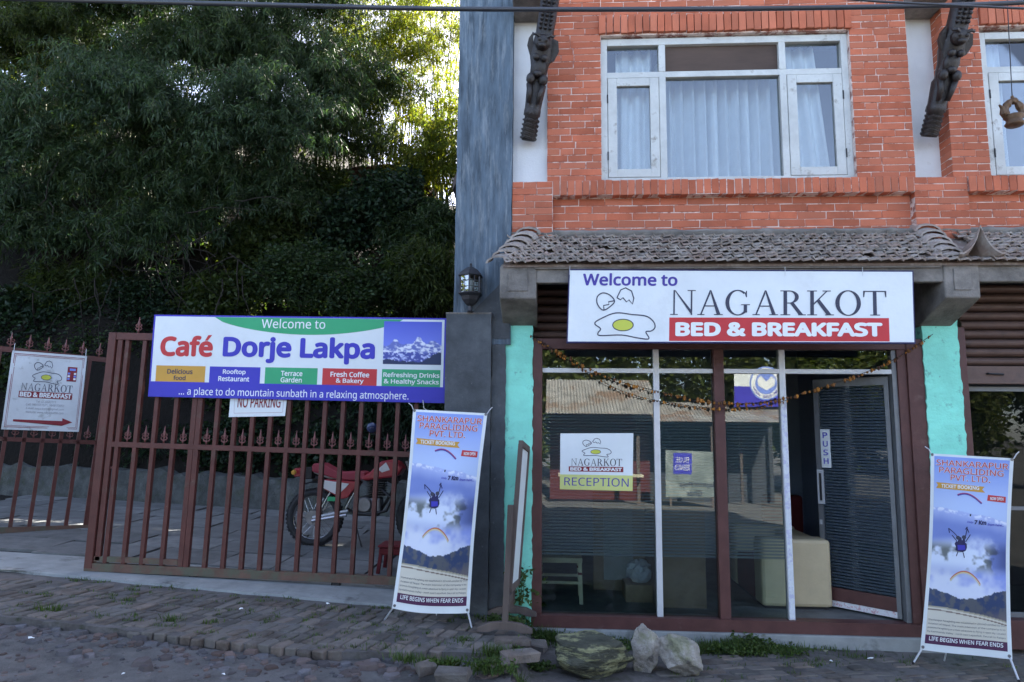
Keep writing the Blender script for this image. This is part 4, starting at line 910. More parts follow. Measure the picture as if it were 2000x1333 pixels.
def db(x0, y0, x1, y1): a, c = D1(x0, (y0+y1)/2), D1(x1, (y0+y1)/2); e, f_ = D1((x0+x1)/2, y0), D1((x0+x1)/2, y1); return a[0], c[0], e[1], f_[1]
for k_, e in ((.035, .004), (.052, .003)): stroke('border_line', M['maroonink'], D, wav, [(k_, k_), (1-k_, k_), (1-k_, 1-k_), (k_, 1-k_), (k_, k_)], e, .003)
egg(D, wav, *db(415, 295, 800, 605), .004, 1); words('lettering', 'NAGARKOT', M['slate'], D, wav, *db(262, 610, 935, 705), serif=True, w_=.004)
patch('maroon_band', M['maroonink'], D, wav, rect(*db(232, 712, 932, 795)), .004); words('lettering', 'BED & BREAKFAST', M['whiteink'], D, wav, *db(245, 722, 920, 785), w_=.0065, bold=.03)
for i, (tx, a) in enumerate((('Tel: 01-6680111', (455, 820, 710, 855)), ('Cell: 9851011571, 9849172051', (325, 865, 820, 900)), ('E-mail: nagarkotbb@gmail.com', (325, 915, 820, 950)), ('Website: www.nagarkotbb.com', (320, 962, 815, 1000)))):
    words('lettering', tx, M['greyink'], D, wav, *db(*a), w_=.004)
s0, s1, t0, t1 = db(160, 1040, 935, 1140); tm = (t0+t1)/2
patch('arrow', M['maroonink'], D, wav, [(s0, tm-.012), (s0+(s1-s0)*.82, tm-.012), (s0+(s1-s0)*.82, t0), (s1, tm), (s0+(s1-s0)*.82, t1), (s0+(s1-s0)*.82, tm+.014), (s0, tm+.014)], .004)
s0, s1, t0, t1 = db(862, 385, 992, 575); patch('card_print', M['maroonink'], D, wav, rect(s0, s1, t0, t1), .004); patch('card_print', M['skyblue'], D, wav, rect(s0+.03, s1-.02, t0+.02, t0+.05), .005)
for a in range(3): patch('card_print', M['whiteink' if a % 2 else 'skyblue'], D, wav, rect(s0+.008, s0+.04, t0+.075+a*.035, t0+.1+a*.035), .005); patch('card_print', M['skyblue' if a % 2 else 'whiteink'], D, wav, rect(s1-.04, s1-.008, t0+.075+a*.035, t0+.1+a*.035), .005)
for s_ in (.0, .96): MB().tube([fn(s_+.02, .03, .01), fn(s_+.02, -.08, .0), fn(s_+.03, -.1, -.05)], .004, 5).build('rope_tie', M['steel'], D)
# ------------------------------------------------------------------ reception paper on the shop glass
rp = Panel((0, .046, 0), (1, 0, 0), (0, 0, 1)); q2 = [(1094.5, 847), (1237, 846.5), (1235.5, 959.5), (1093.5, 956)]; fn = quadmap(rp, q2)
Rc = thing('reception_notice', 'white paper reception notice with egg logo stuck on the shop glass', 'notice', fn(.5, 1, 0))
MB().prism(rect(0, 1, 0, 1), fn, -.002, 0).build('sheet', M['signw'], Rc); patch('yellow_strip', M['yellow'], Rc, fn, rect(.0, 1, .735, 1), .001)
words('lettering', 'RECEPTION', M['purple'], Rc, fn, .06, .945, .785, .93, .002); words('lettering', 'NAGARKOT', M['blackink'], Rc, fn, .15, .85, .45, .575, .002, serif=True)
patch('maroon_band', M['maroonink'], Rc, fn, rect(.12, .87, .59, .68), .001); words('lettering', 'BED & BREAKFAST', M['whiteink'], Rc, fn, .14, .85, .605, .665, .002, bold=.03); egg(Rc, fn, .3, .7, .08, .42, .005, 1.25)
# push sticker on the door
pp, pu, pn = PUSHPOS; pz0 = 1.36
pf = lambda s_, t, w_=0: Vector((pp.x, pp.y, 0))+pu*(s_*.085)+pn*(w_+.002)+Vector((0, 0, 1.70-t*.34))
PS = thing('push_sticker', 'white vertical sticker with blue push lettering on the open door', 'sticker', pf(.5, 1)); MB().prism(rect(0, 1, 0, 1), pf, -.001, .001).build('sheet', M['signw'], PS)
for i, ch in enumerate('PUSH'): words('lettering', ch, M['signblue'], PS, pf, .25, .75, .08+i*.225, .23+i*.225, .003, bold=.01)
# ------------------------------------------------------------------ paragliding banners
def banner_cols(u, v):
    sky_ = lerp3((.26, .37, .78), (.50, .62, .88), sst(0, .3, v)); c = sky_
    ridge = .265+.022*vnoise(u*9, u*0+2, 4)+.05*u; far = lerp3((.42, .50, .80), (.20, .27, .60), sst(.0, .09, v-ridge)); c = np.where((v > ridge)[..., None], far, c)
    snow = sst(.0, .004, v-ridge)*sst(.03, .008, v-ridge)*sst(.45, .62, vnoise(u*22, v*60, 3)); c = c*(1-snow[..., None])+np.array((.75, .8, .95))*snow[..., None]
    c = lerp3(c, c*.6, 0*u) if False else c
    cl = vnoise(u*3+1, v*7+2, 5); band = sst(.40, .48, v+.06*(u-.5))*sst(.66, .55, v); k = band*sst(.38, .6, cl+.25*sst(.95, .4, u)-.1); c = c*(1-k[..., None])+np.array((.72, .8, .95))*k[..., None]
    dk = sst(.44, .5, v)*sst(.64, .56, v)*sst(.48, .62, vnoise(u*5+7, v*16, 4)+.12*sst(.5, .2, u)-.02); c = c*(1-.85*dk[..., None])+np.array((.07, .085, .06))*.85*dk[..., None]
    db_ = sst(.7, 1., u)*sst(.42, .5, v)*sst(.64, .56, v); c = c*(1-.75*db_[..., None])+np.array((.04, .055, .16))*.75*db_[..., None]
    mist = sst(.57, .65, v); mc = lerp3((.70, .75, .88), (.27, .34, .72), sst(.45, .75, vnoise(u*3, v*8+5, 4)+.35*(u-.45))); c = c*(1-mist[..., None])+mc*mist[..., None]
    hill = .715+.05*sst(.0, .5, u)*sst(1.1, .5, u)+.0*u-.03*u+.018*(vnoise(u*26, u*0+4, 3)-.5); hc = lerp3((.035, .06, .14), (.10, .11, .13), sst(.38, .62, vnoise(u*16, v*34, 4))); hc = lerp3(hc, (.16, .14, .15), sst(.55, 1., u)*sst(.78, .86, v)); c = np.where((v > hill)[..., None], hc, c)
    low = .80+.05*u**2; c = np.where((v > low)[..., None], np.array((.40, .37, .27)), c); c = np.where((v > low+.008)[..., None], np.array((.66, .63, .53)), c)
    ln = (np.abs(v-low-.02) < .003); c = np.where(ln[..., None], np.array((.2, .15, .12)), c)
    c = np.where((v > .952)[..., None], np.array((.085, .025, .075)), c)
    return c
def banner(label, tl, tr, br, bl, yl_t, yr_t, yl_b, yr_b, feet, bulge, sag):
    TL_, TR_, BR_, BL_ = at(*tl, yl_t), at(*tr, yr_t), at(*br, yr_b), at(*bl, yl_b); nrm = (TR_-TL_).cross(TL_-BL_).normalized(); nrm = nrm if nrm.y < 0 else -nrm
    X = thing('banner_stand', label, 'banner', (BL_+BR_)/2, 'paragliding banners')
    def fn_(s_, t, w_=0):
        p = (TL_*(1-s_)+TR_*s_)*(1-t)+(BL_*(1-s_)+BR_*s_)*t
        p = p+(BL_-TL_).normalized()*(sag*4*s_*(1-s_)*t)
        edge = .018*math.sin(math.pi*t)*(1-2*s_)
        return p+(TR_-TL_).normalized()*edge+nrm*(w_+bulge*math.sin(math.pi*s_)*(.3+.7*math.sin(math.pi*min(1, t*.9)))+.006*math.sin(9*s_+5*t)+.004*math.sin(17*t+3*s_)+.010*math.sin(math.pi*t)*math.sin(6*s_-2.5*t))
    b = MB(); nx, ny = 24, 60; b.v = [tuple(fn_(i/nx, j/ny, 0)) for j in range(ny+1) for i in range(nx+1)]; b.f = [(j*(nx+1)+i, j*(nx+1)+i+1, (j+1)*(nx+1)+i+1, (j+1)*(nx+1)+i) for j in range(ny) for i in range(nx)]
    sh = b.build('vinyl_sheet', M['signw'], X, smooth=True)
    s0, s1, t0, t1 = .045, .955, .012, .965
    g = lambda a, c: (s0+(s1-s0)*a, t0+(t1-t0)*c)
    colgrid('printed_picture', X, fn_, s0, s1, t0, t1, 110, 270, banner_cols, .0015, M['print'])
    def wd(tx, m_, a0, a1, c0, c1, w_=.004, bold=.0, shear=0): return words('lettering', tx, M[m_], X, fn_, s0+(s1-s0)*a0, s0+(s1-s0)*a1, t0+(t1-t0)*c0, t0+(t1-t0)*c1, w_, bold, shear)
    for tx, a0, a1, c0 in (('SHANKARAPUR', .03, .985, .018), ('PARAGLIDING', .07, .93, .057), ('PVT. LTD.', .23, .76, .096)):
        wd(tx, 'whiteink', a0-.006, a1+.006, c0-.001, c0+.033, .003, .03); wd(tx, 'red', a0, a1, c0, c0+.032, .0046, .004)
    patch('orange_ribbon', M['orange'], X, fn_, [g(*p) for p in ((.03, .142), (.69, .15), (.66, .166), (.7, .182), (.03, .174), (.055, .158))], .003); wd('TICKET BOOKING', 'whiteink', .1, .62, .150, .170, .0042, .02)
    patch('red_tag', M['red'], X, fn_, [g(*p) for p in ((.74, .192), (.975, .197), (.975, .229), (.73, .224))], .003); wd('NOW OPEN', 'whiteink', .77, .945, .202, .219, .0042, .02)
    ar = [(.33+.33*i/14, .222-.034*math.sin(math.pi*(.16+.84*i/14))+.02*(i/14)) for i in range(15)]; stroke('canopy_print', M['purple'], X, fn_, [g(*p) for p in ar], .0042, .0035, .38); stroke('canopy_print', M['pink'], X, fn_, [g(p[0], p[1]-.004) for p in ar], .0018, .0045, .38)
    wd('Only', 'signblue', .47, .555, .339, .352, .004, .01, .2); wd('7 Km', 'navy', .57, .73, .331, .354, .004, .035, .1); wd('from here...', 'signblue', .75, .965, .343, .357, .004, .01, .2)
    patch('figure_print', M['blackink'], X, fn_, [g(*p) for p in ((.505, .302), (.525, .301), (.52, .313), (.503, .313))], .0035)
    fig = [(.31, .465), (.335, .447), (.345, .455), (.365, .437), (.375, .425), (.4, .43), (.41, .445), (.43, .43), (.45, .437), (.455, .455), (.475, .46), (.48, .48), (.465, .497), (.42, .507), (.36, .503), (.325, .497), (.33, .48)]
    patch('figure_print', M['navy'], X, fn_, [g(*p) for p in fig], .0035)
    for pts in ([(.36, .43), (.29, .405), (.22, .385)], [(.22, .385), (.235, .41)], [(.45, .43), (.47, .39), (.475, .37)], [(.475, .37), (.45, .385)], [(.475, .38), (.5, .4)], [(.34, .45), (.27, .42)], [(.46, .45), (.52, .41)], [(.36, .505), (.34, .53)], [(.43, .507), (.45, .535)]): stroke('figure_print', M['navy'], X, fn_, [g(*p) for p in pts], .0021, .004, .38)
    for a, c in ((.355, .432), (.435, .427)): patch('figure_print', M['slate'], X, fn_, [g(a+.03*math.cos(q), c+.011*math.sin(q)) for q in np.linspace(0, 6.283, 11)[:-1]], .0045)
    patch('figure_print', M['signblue'], X, fn_, [g(*p) for p in ((.35, .47), (.45, .468), (.46, .492), (.36, .497))], .0045)
    for m_, e in (('pink', 0), ('orange', .0045), ('cream', .009)):
        ar = [(.275+.39*i/16, .655+e*.9-.055*math.sin(math.pi*i/16)**.8+.012*i/16) for i in range(17)]; stroke('canopy_print', M[m_], X, fn_, [g(*p) for p in ar], .0032, .0036+e*.04, .38)
    for i, tx in enumerate(('Shankarapur Paragliding was established in 2014 AD certified by Civil', 'Aviation of Nepal. The main intension of the company is to', 'promote Paragliding as a main adventure to flying in open sky. Located', 'by Kathmandu Valley - north east Lapsefedi, Deurali to Palapu')):
        wd(tx, 'slate', .02, .98, .868+.0205*i, .880+.0205*i, .0035)
    wd('LIFE BEGINS WHEN FEAR ENDS', 'whiteink', .05, .95, .9605, .982, .0045, .012)
    # X frame behind: two crossed poles, feet splayed
    cen = fn_(.5, .56, -.10); top = [fn_(.02, .01, -.012), fn_(.98, .01, -.012)]
    for i in (0, 1): MB().tube([top[i], cen], .006, 6).build('pole', M['steel'], X)
    for (fx, fy, fz), s_ in zip(feet, (.03, .97)):
        f_ = atz(fx, fy, fz); f_.z = fz+.006; MB().tube([fn_(s_, .985, -.008), f_], .007, 7).build('leg', M['steel'], X); MB().tube([cen, fn_(s_, .97, -.02)], .006, 6).build('pole', M['steel'], X)
        MB().ico(f_, .011, 1).build('foot', M['mblack'], X)
    bk = cen.copy(); gx = (BL_+BR_)/2; MB().tube([cen, (gx.x, gx.y+.28, H(gx.x)-.005)], .006, 6).build('rear_leg', M['steel'], X)
    for s_, t in ((.02, .006), (.98, .006), (.03, .985), (.97, .985)):
        e = fn_(s_, t, .003); MB().lathe([(.007, -.002), (.011, -.002), (.011, .002), (.007, .002)], 10, e, 'y').build('eyelet', M['engine'], X)
    for i, s_ in enumerate((0, 1)):
        e = fn_(s_, 0, 0); MB().tube([e, e+Vector((.02*(1 if i else -.6), 0, .03)), e+Vector((.04*(1 if i else -1), 0, .05))], .004, 5).build('tie', M['steel'], X)
    return X
banner('paragliding pull-up banner in front of the gate pillar, its foot strip crumpled', (807, 800), (952, 808), (917, 1197), (765, 1189), -.42, -.40, -.50, -.46, [(748, 1217, .165), (922, 1232, .15)], .012, .02)
banner('paragliding pull-up banner in front of the right-hand teal pier', (1818, 886), (1980, 896), (1977, 1288), (1797, 1270), -.42, -.66, -.42, -.66, [(1784, 1297, -.02), (1990, 1332, -.02)], .012, .0)
# ================================================================== gate pillar, lantern, board stand
pl = thing('gate_pillar', 'square grey cement gate pillar below the wall lantern', 'pillar', (-.71, 0, .1))
rough_box('shaft', M['pillar'], pl, -.915, -.523, -.12, .45, .05, 2.655, 40, .003); MB().box(-.918, -.52, -.123, .452, 2.655, 2.672).build('cap', M['beam'], pl, bevel=.006)
box('hinge_post', M['gate'], pl, -1.0, -.92, .45, .53, .2, 2.55)
bw = MB(); n = 14; rr = random.Random(4)
for j in range(n+1):
    z = .2+2.75*j/n
    for x, y in ((-1.0, .62), (-.86, .60), (-.86, 1.6), (-1.0, 1.6)): bw.v.append((x+rr.uniform(-.02, .02)+.05*j/n, y+rr.uniform(-.02, .02), z))
for j in range(n):
    for i in range(4): bw.f.append((j*4+i, j*4+(i+1) % 4, (j+1)*4+(i+1) % 4, (j+1)*4+i))
bw.f.append(tuple(n*4+i for i in range(4))); bw.build('boundary_wall', M['stonewall'], label='rough stone boundary wall behind the gate pillar', cat='wall')
lp = at(918, 608, -.14); lz = 2.672; LN = thing('lantern', 'hexagonal black metal lantern standing on the gate pillar', 'lantern', (lp.x, -.14, lz))
o = (lp.x, -.14, lz); k = (at(918, 520, -.14).z-lz)/.40
def lat(nm, prof, m, n=6, sm_=False): return MB().lathe([(r*k, z*k) for r, z in prof], n, o, 'z', .52).build(nm, m, LN, smooth=sm_)
lat('stem', [(.03, 0), (.022, .01), (.017, .015), (.017, .05), (.025, .055)], M['lamp'], 10); lat('bowl', [(.02, .05), (.045, .065), (.075, .1), (.085, .13), (.112, .152), (.112, .16), (.095, .165)], M['lamp'], 6)
lat('roof', [(.108, .305), (.115, .308), (.114, .316), (.07, .36), (.03, .385), (.018, .39)], M['lamp'], 6); lat('finial', [(.012, .388), (.012, .4), (.006, .404), (.011, .412), (.009, .422), (.0, .426)], M['lamp'], 10)
for i in range(6):
    a, c = .52+math.pi*i/3, .52+math.pi*(i+1)/3; r = .094*k; A, Cc = Vector((o[0]+r*math.cos(a), o[1]+r*math.sin(a), 0)), Vector((o[0]+r*math.cos(c), o[1]+r*math.sin(c), 0)); Z = lambda z: Vector((0, 0, lz+z*k))
    MB().add([A+Z(.165), Cc+Z(.165), Cc+Z(.305), A+Z(.305)], [(0, 1, 2, 3)]).build('pane', M['lampglass'], LN); MB().bar(A+Z(.16), A+Z(.308), .012*k).build('corner_bar', M['lamp'], LN)
    m_ = (A+Cc)/2; cb_ = MB(); cb_.bar(m_+Z(.165), m_+Z(.305), .005*k)
    for z in (.21, .26): cb_.bar(A+Z(z), Cc+Z(z), .005*k)
    cb_.build('cage', M['lamp'], LN)
MB().lathe([(.0, .17*k), (.02*k, .17*k), (.022*k, .2*k), (.03*k, .22*k), (.03*k, .27*k), (.018*k, .29*k), (0, .295*k)], 12, o).build('bulb', mat('milky_bulb', (.75, .76, .8), .4, .02, 4, 0), LN, smooth=True)
# board stand, seen almost edge-on
sn, sfar = atz(986, 1235, .185), atz(1003, 1196, .165)
BS = thing('board_stand', 'narrow wooden swing-board stand seen edge-on beside the teal pier', 'stand', (sn.x, (sn.y+sfar.y)/2, .1))
nx_, fx_ = Vector((sn.x, sn.y, .185)), Vector((sfar.x-.01, -.09, .165)); axd = (fx_-nx_); axd.z = 0; axd.normalize(); pr = Vector((axd.y, -axd.x, 0))
for base, nm in ((nx_, 'foot'), (fx_, 'foot')):
    p = [(-.205, 0), (-.12, .0), (-.07, .02), (.07, .02), (.12, .0), (.205, 0), (.205, .03), (.12, .065), (0, .08), (-.12, .065), (-.205, .03)]
    MB().prism(p, lambda u, v, w_: base+pr*u+Vector((0, 0, v))+axd*w_, -.022, .022).build(nm, M['wood'], BS, bevel=.003)
    MB().bar(base+Vector((0, 0, .07)), base+pr*.035+Vector((0, 0, .92)), .045, .035, axd).build('post', M['wood'], BS, bevel=.003)
MB().bar(nx_+Vector((0, 0, .2)), fx_+Vector((0, 0, .16)), .03, .06).build('stretcher', M['wood'], BS)
fa, fc = nx_+pr*.03+axd*.03, fx_+pr*.05-axd*.0; zb, zt_ = .42, 1.5; tl = pr*.075
q = [fa+Vector((0, 0, zb-.12)), fc+Vector((0, 0, zb-.15)), fc+tl+Vector((0, 0, zt_-.16)), fa+tl+Vector((0, 0, zt_-.12))]
for i, nm in enumerate(('frame_rail', 'frame_stile', 'frame_rail', 'frame_stile')): MB().bar(q[i], q[(i+1) % 4], .05, .035, pr).build(nm, M['wood'], BS, bevel=.003)
MB().add([p_+pr*e for e in (-.004, .004) for p_ in q], [(0, 1, 2, 3), (7, 6, 5, 4)]).build('board', M['signw'], BS)
# ------------------------------------------------------------------ rocks
def rock(label, px, py, z, dims, m, seed, rot, cuts=12):
    c = atz(px, py, z); r = random.Random(seed); bm = bmesh.new(); bmesh.ops.create_icosphere(bm, subdivisions=5, radius=1)
    pl_ = [(Vector((r.gauss(0, 1), r.gauss(0, 1), r.gauss(0, .8))).normalized(), r.uniform(.6, .9)) for _ in range(cuts)]
    sd_ = [r.uniform(0, 6) for _ in range(6)]
    for v in bm.verts:
        p = v.co.copy()
        for n_, d in pl_:
            e = p.dot(n_)-d
            if e > 0: p -= n_*e*.93
        k_ = .05*math.sin(p.x*5+sd_[0])*math.sin(p.y*6+sd_[1])+.035*math.sin(p.z*11+p.x*4+sd_[2])+.02*math.sin(p.y*19+p.z*9+sd_[3])+.012*math.sin(p.x*37+p.z*29+sd_[4])+r.uniform(-.007, .007)
        v.co = p*(1+k_)
    mt = Matrix.Rotation(rot[2], 3, 'Z') @ Matrix.Rotation(rot[1], 3, 'Y') @ Matrix.Rotation(rot[0], 3, 'X') @ Matrix.Diagonal(dims)
    for v in bm.verts: v.co = mt @ v.co
    zm = min(v.co.z for v in bm.verts); me = bpy.data.meshes.new('rock'); bm.to_mesh(me); bm.free(); me.materials.append(m); me.shade_smooth()
    o_ = link('rock', me); o_.location = (c.x, c.y, z-zm-.02); tag(o_, label, 'rock', 'rocks in front of the shopfront')
rock('long dark mossy rock lying in front of the shopfront', 1160, 1318, -.02, (.34, .2, .15), M['rockd'], 5, (0, .1, .15), 14)
rock('pale upright rock wedged between the mossy rock and its neighbour', 1262, 1312, -.02, (.105, .11, .19), M['rockl'], 8, (.1, .12, .4))
rock('pale pointed rock farthest from the paragliding banner by the gate', 1336, 1320, -.02, (.19, .13, .125), M['rockl'], 15, (.1, .5, -.2))
# ------------------------------------------------------------------ motorcycle behind the gate
my = 2.2; mz = cz(-2.8, my)+.012; mo = at(612, 1076, my); kx = .00613
MC = thing('motorcycle', 'red and white trail motorcycle parked behind the gate bars', 'motorcycle', (mo.x, my, mz))
def mp(px, py, dy=0.): return Vector((mo.x+(px-612)*kx, my+dy, mz+(1077-py)*kx))
def wheel(c, r, wd):
    wh = MB().lathe([(.03, -.06), (.06, -.06), (.06, .06), (.03, .06)], 14, c, 'y').build('wheel', M['engine'], MC)
    b = MB(); n = 44
    pr_ = [(r-.075, -wd*.35), (r-.05, -wd*.5), (r-.02, -wd*.48), (r-.004, -wd*.28), (r, 0), (r-.004, wd*.28), (r-.02, wd*.48), (r-.05, wd*.5), (r-.075, wd*.35), (r-.075, -wd*.35)]
    b.lathe([(a, z) for a, z in pr_], n, c, 'y'); b.f = [f for f in b.f if len(f) == 4]; b.build('tyre', M['tyre'], wh, smooth=True)
    b = MB()
    for i in range(n):
        a = 6.283*i/n
        for e in (-1, 0, 1):
            aa = a+(.07 if e else 0); p = Vector((c.x+math.cos(aa)*(r+.002), c.y+e*wd*.3, c.z+math.sin(aa)*(r+.002))); t_ = Vector((-math.sin(aa), 0, math.cos(aa))); b.bar(p-t_*.013, p+t_*.013, wd*.22, .018, (math.cos(aa), 0, math.sin(aa)))
    b.build('tread', M['tyre'], wh, kind='stuff')
    b = MB(); b.lathe([(r-.078, -.022), (r-.07, -.028), (r-.062, -.02), (r-.062, .02), (r-.07, .028), (r-.078, .022), (r-.078, -.022)], 40, c, 'y'); b.f = [f for f in b.f if len(f) == 4]; b.build('rim', M['chrome'], wh, smooth=True)
    for i in range(32):
        a = 6.283*i/32; a2 = a+(.5 if i % 2 else -.5); e = -.045 if (i//2) % 2 else .045
        MB().tube([c+Vector((math.cos(a2)*.055, e, math.sin(a2)*.055)), c+Vector((math.cos(a)*(r-.075), 0, math.sin(a)*(r-.075)))], .0022, 4).build('spoke', M['chrome'], wh)
    MB().lathe([(.0, -.07), (.085, -.07), (.09, -.05), (.09, .03), (.0, .035)], 20, c, 'y').build('brake_drum', M['engine'], wh)
rw, fw_ = mp(612, 1024), mp(828, 1022); wheel(rw, .325, .115); wheel(fw_, .345, .09)
def side(nm, pts, m, y0, y1, bv=.012): return MB().prism([((px-612)*kx, (1077-py)*kx) for px, py in pts], lambda u, v, w_: Vector((mo.x+u, my+w_, mz+v)), y0, y1).build(nm, m, MC, bevel=bv)
side('seat', [(608, 926), (611, 922), (628, 922), (648, 932), (660, 938), (703, 936), (712, 938), (712, 950), (690, 953), (662, 952), (640, 946), (622, 941), (608, 937)], M['mseat'], -.12, .12, .025)
side('fuel_tank', [(706, 946), (722, 936), (742, 916), (760, 913), (775, 918), (784, 930), (775, 944), (735, 950), (708, 953)], M['mred'], -.13, .13, .03)
side('side_panel', [(633, 951), (694, 954), (700, 958), (680, 985), (668, 988), (633, 970)], M['mred'], -.115, .115, .012); side('number_plate', [(634, 953), (682, 959), (676, 966), (660, 981), (633, 968)], M['mwhite'], -.122, -.114, .004)
side('tank_badge', [(737, 931), (752, 918), (756, 924), (760, 932), (745, 937)], M['mwhite'], -.134, -.1295, .002)
MB().tube([mp(590, 941), mp(605, 938), mp(640, 950), mp(668, 958)], .016, 8).build('subframe', M['steel'], MC); MB().tube([mp(775, 935), mp(770, 955), mp(752, 990), mp(735, 1018), mp(690, 1018), mp(672, 1005), mp(680, 985), mp(700, 955)], .018, 8).build('frame', M['mblack'], MC)
for e in (-.07, .07):
    MB().tube([mp(612, 1024, e), mp(680, 1010, e)], .017, 8).build('swingarm', M['steel'], MC); MB().tube([mp(622, 1018, e), mp(645, 975, e), mp(652, 955, e)], .012, 8).build('shock_absorber', M['chrome'], MC); MB().tube([mp(790, 915, e), mp(828, 1022, e)], [.022, .018], 8).build('fork', M['chrome'], MC)
MB().tube([mp(676, 1006, -.09), mp(684, 990, -.09), mp(700, 962, -.09)], .013, 8).build('frame_stay', M['chrome'], MC)
MB().lathe([(.0, -.12), (.075, -.12), (.09, -.1), (.1, .05), (.1, .1), (0, .1)], 18, mp(712, 998), 'y').build('crankcase', M['engine'], MC); MB().box(mp(692, 0).x, mp(742, 0).x, my-.08, my+.08, mp(0, 1012).z, mp(0, 985).z).build('gearbox', M['engine'], MC, bevel=.02)
for i in range(7): MB().box(mp(716, 0).x, mp(748, 0).x, my-.085, my+.085, mp(0, 982-i*4.2).z, mp(0, 982-i*4.2).z+.012).build('cylinder_fin', M['mblack'], MC)
MB().tube([mp(745, 970, -.09), mp(765, 985, -.1), mp(755, 1008, -.11), mp(725, 1016, -.12), mp(690, 1012, -.12)], .018, 8).build('exhaust_pipe', M['mblack'], MC, smooth=True); MB().tube([mp(600, 953, .1), mp(640, 957, .1), mp(668, 970, .1)], [.035, .045, .03], 10).build('muffler', M['mblack'], MC, smooth=True)
fe = MB(); n = 12
for i in range(n+1):
    a = R_(118-70*i/n)
    for e in (-.07, -.04, .04, .07): fe.v.append((rw.x+math.cos(a)*(.37+(.012 if abs(e) < .05 else 0)), my+e, rw.z+.03+math.sin(a)*(.37+(.012 if abs(e) < .05 else 0))))
fe.f = [(i*4+q_, i*4+q_+1, i*4+5+q_, i*4+4+q_) for i in range(n) for q_ in range(3)]; fe.build('rear_fender', M['mblack'], MC, smooth=True)
MB().box(mp(570, 0).x, mp(585, 0).x, my-.05, my+.05, mp(0, 948).z, mp(0, 932).z).build('tail_light', M['mred'], MC, bevel=.01); MB().box(mp(585, 0).x, mp(606, 0).x, my-.06, my+.06, mp(0, 952).z, mp(0, 930).z).build('tail_bracket', M['mblack'], MC, bevel=.01)
MB().lathe([(0, -.03), (.025, -.025), (.03, 0), (.02, .03), (0, .035)], 10, mp(574, 939, -.12), 'y').build('indicator', M['orange'], MC); MB().box(mp(640, 0).x, mp(655, 0).x, my-.1, my-.09, mp(0, 992).z, mp(0, 984).z).build('reflector', M['green'], MC)
MB().tube([mp(612, 1030, -.1), mp(678, 1018, -.1)], .02, 6).build('chain_guard', M['chrome'], MC); MB().tube([mp(690, 1018, -.08), mp(715, 1072, -.22)], .01, 6).build('kickstand', M['mblack'], MC)
MB().tube([mp(772, 905, -.36), mp(784, 898, -.2), mp(790, 905, 0), mp(784, 898, .2), mp(772, 905, .36)], .012, 8).build('handlebar', M['mblack'], MC); MB().tube([mp(780, 900, -.2), mp(762, 880, -.24), mp(728, 862, -.26)], .006, 6).build('mirror_stem', M['mblack'], MC)
MB().lathe([(0, -.02), (.05, -.012), (.062, 0), (.058, .012), (0, .015)], 18, mp(728, 853, -.26), 'y').build('mirror', mat('blue_mirror_shell', (.03, .05, .13), .15, .1, 5, 0, spec=.8), MC, smooth=True); side('front_fender', [(795, 985), (815, 972), (845, 972), (862, 984), (840, 980), (815, 981)], M['mred'], -.06, .06, .01); side('headlight', [(792, 905), (806, 908), (808, 930), (794, 934)], M['mblack'], -.09, .09, .02)
# plastic crate-stool and stone in the yard
cpos = atz(752, 1128, .3); cpos = Vector((-1.56, 1.15, cz(-1.56, 1.15)+.012))
ST = thing('plastic_stool', 'dark maroon plastic stool behind the gate near the banner', 'stool', cpos)
MB().box(cpos.x-.17, cpos.x+.17, cpos.y-.15, cpos.y+.15, cpos.z+.25, cpos.z+.28).box(cpos.x-.16, cpos.x+.16, cpos.y-.14, cpos.y+.14, cpos.z+.18, cpos.z+.25).build('seat', M['maroon'], ST, bevel=.015)
for e in (-1, 1):
    for g_ in (-1, 1): MB().bar(cpos+Vector((e*.16, g_*.14, 0)), cpos+Vector((e*.14, g_*.12, .19)), .035).build('leg', M['maroon'], ST, bevel=.004)
# ------------------------------------------------------------------ garlands, cables, hanging lamp
def strand(label, pts, Y, seed, cat='garland', gap=.026, rb=.0105):
    p = smooth_line(pts, 8); P3 = [at(a, c, Y) for a, c in p]; GA = thing('garland', label, cat, P3[0], 'dried flower garlands across the shopfront'); MB().tube(P3, .0025, 5).build('thread', M['bark'], GA)
    r = random.Random(seed); b = MB(); acc = 0
    for a, c in zip(P3[:-1], P3[1:]):
        l = (c-a).length; acc += l
        while acc > gap:
            acc -= gap; q_ = a.lerp(c, r.random()); b.ico((q_.x, q_.y+r.uniform(-.004, .004), q_.z-r.uniform(0, .014)), rb*r.uniform(.6, 1.5), 1, (1, 1, r.uniform(.8, 1.8)))
    b.build('dried_flowers', M['marigold'], GA, kind='stuff')
strand('orange dried flower garland looping from the left pier to the right pier', [(1036, 655), (1110, 698), (1190, 738), (1290, 766), (1380, 784), (1470, 788), (1545, 775), (1650, 742), (1740, 706), (1822, 653)], -.06, 1)
strand('darker dried garland hanging lowest across the shop glass', [(1040, 660), (1120, 710), (1210, 762), (1300, 786), (1400, 798), (1480, 796), (1540, 781)], -.05, 2, gap=.03, rb=.008)
def cable(label, pts, Y, r):
    b = MB(); b.tube([at(a, c, Y) for a, c in smooth_line(pts, 8)], r, 8); b.build('overhead_cable', M['cable'], smooth=True, label=label, cat='cable', group='overhead cables across the street')
cable('thick black overhead cable running the whole width above the signs', [(-900, -42), (-300, -14), (0, -3), (440, 8), (900, 18), (1400, 18), (1800, 12), (2000, 5), (2500, -25)], -1.6, .016)
cable('thinner black overhead cable crossing above the carved strut by the second window', [(1200, -34), (1500, -14), (1700, 2), (1850, 10), (2000, 17), (2500, 40)], -1.7, .008)
hp = at(1979, 213, -.4); HL = thing('hanging_lamp', 'old brass hanging oil lamp in front of the second upper window', 'lamp', hp); kk = .0042
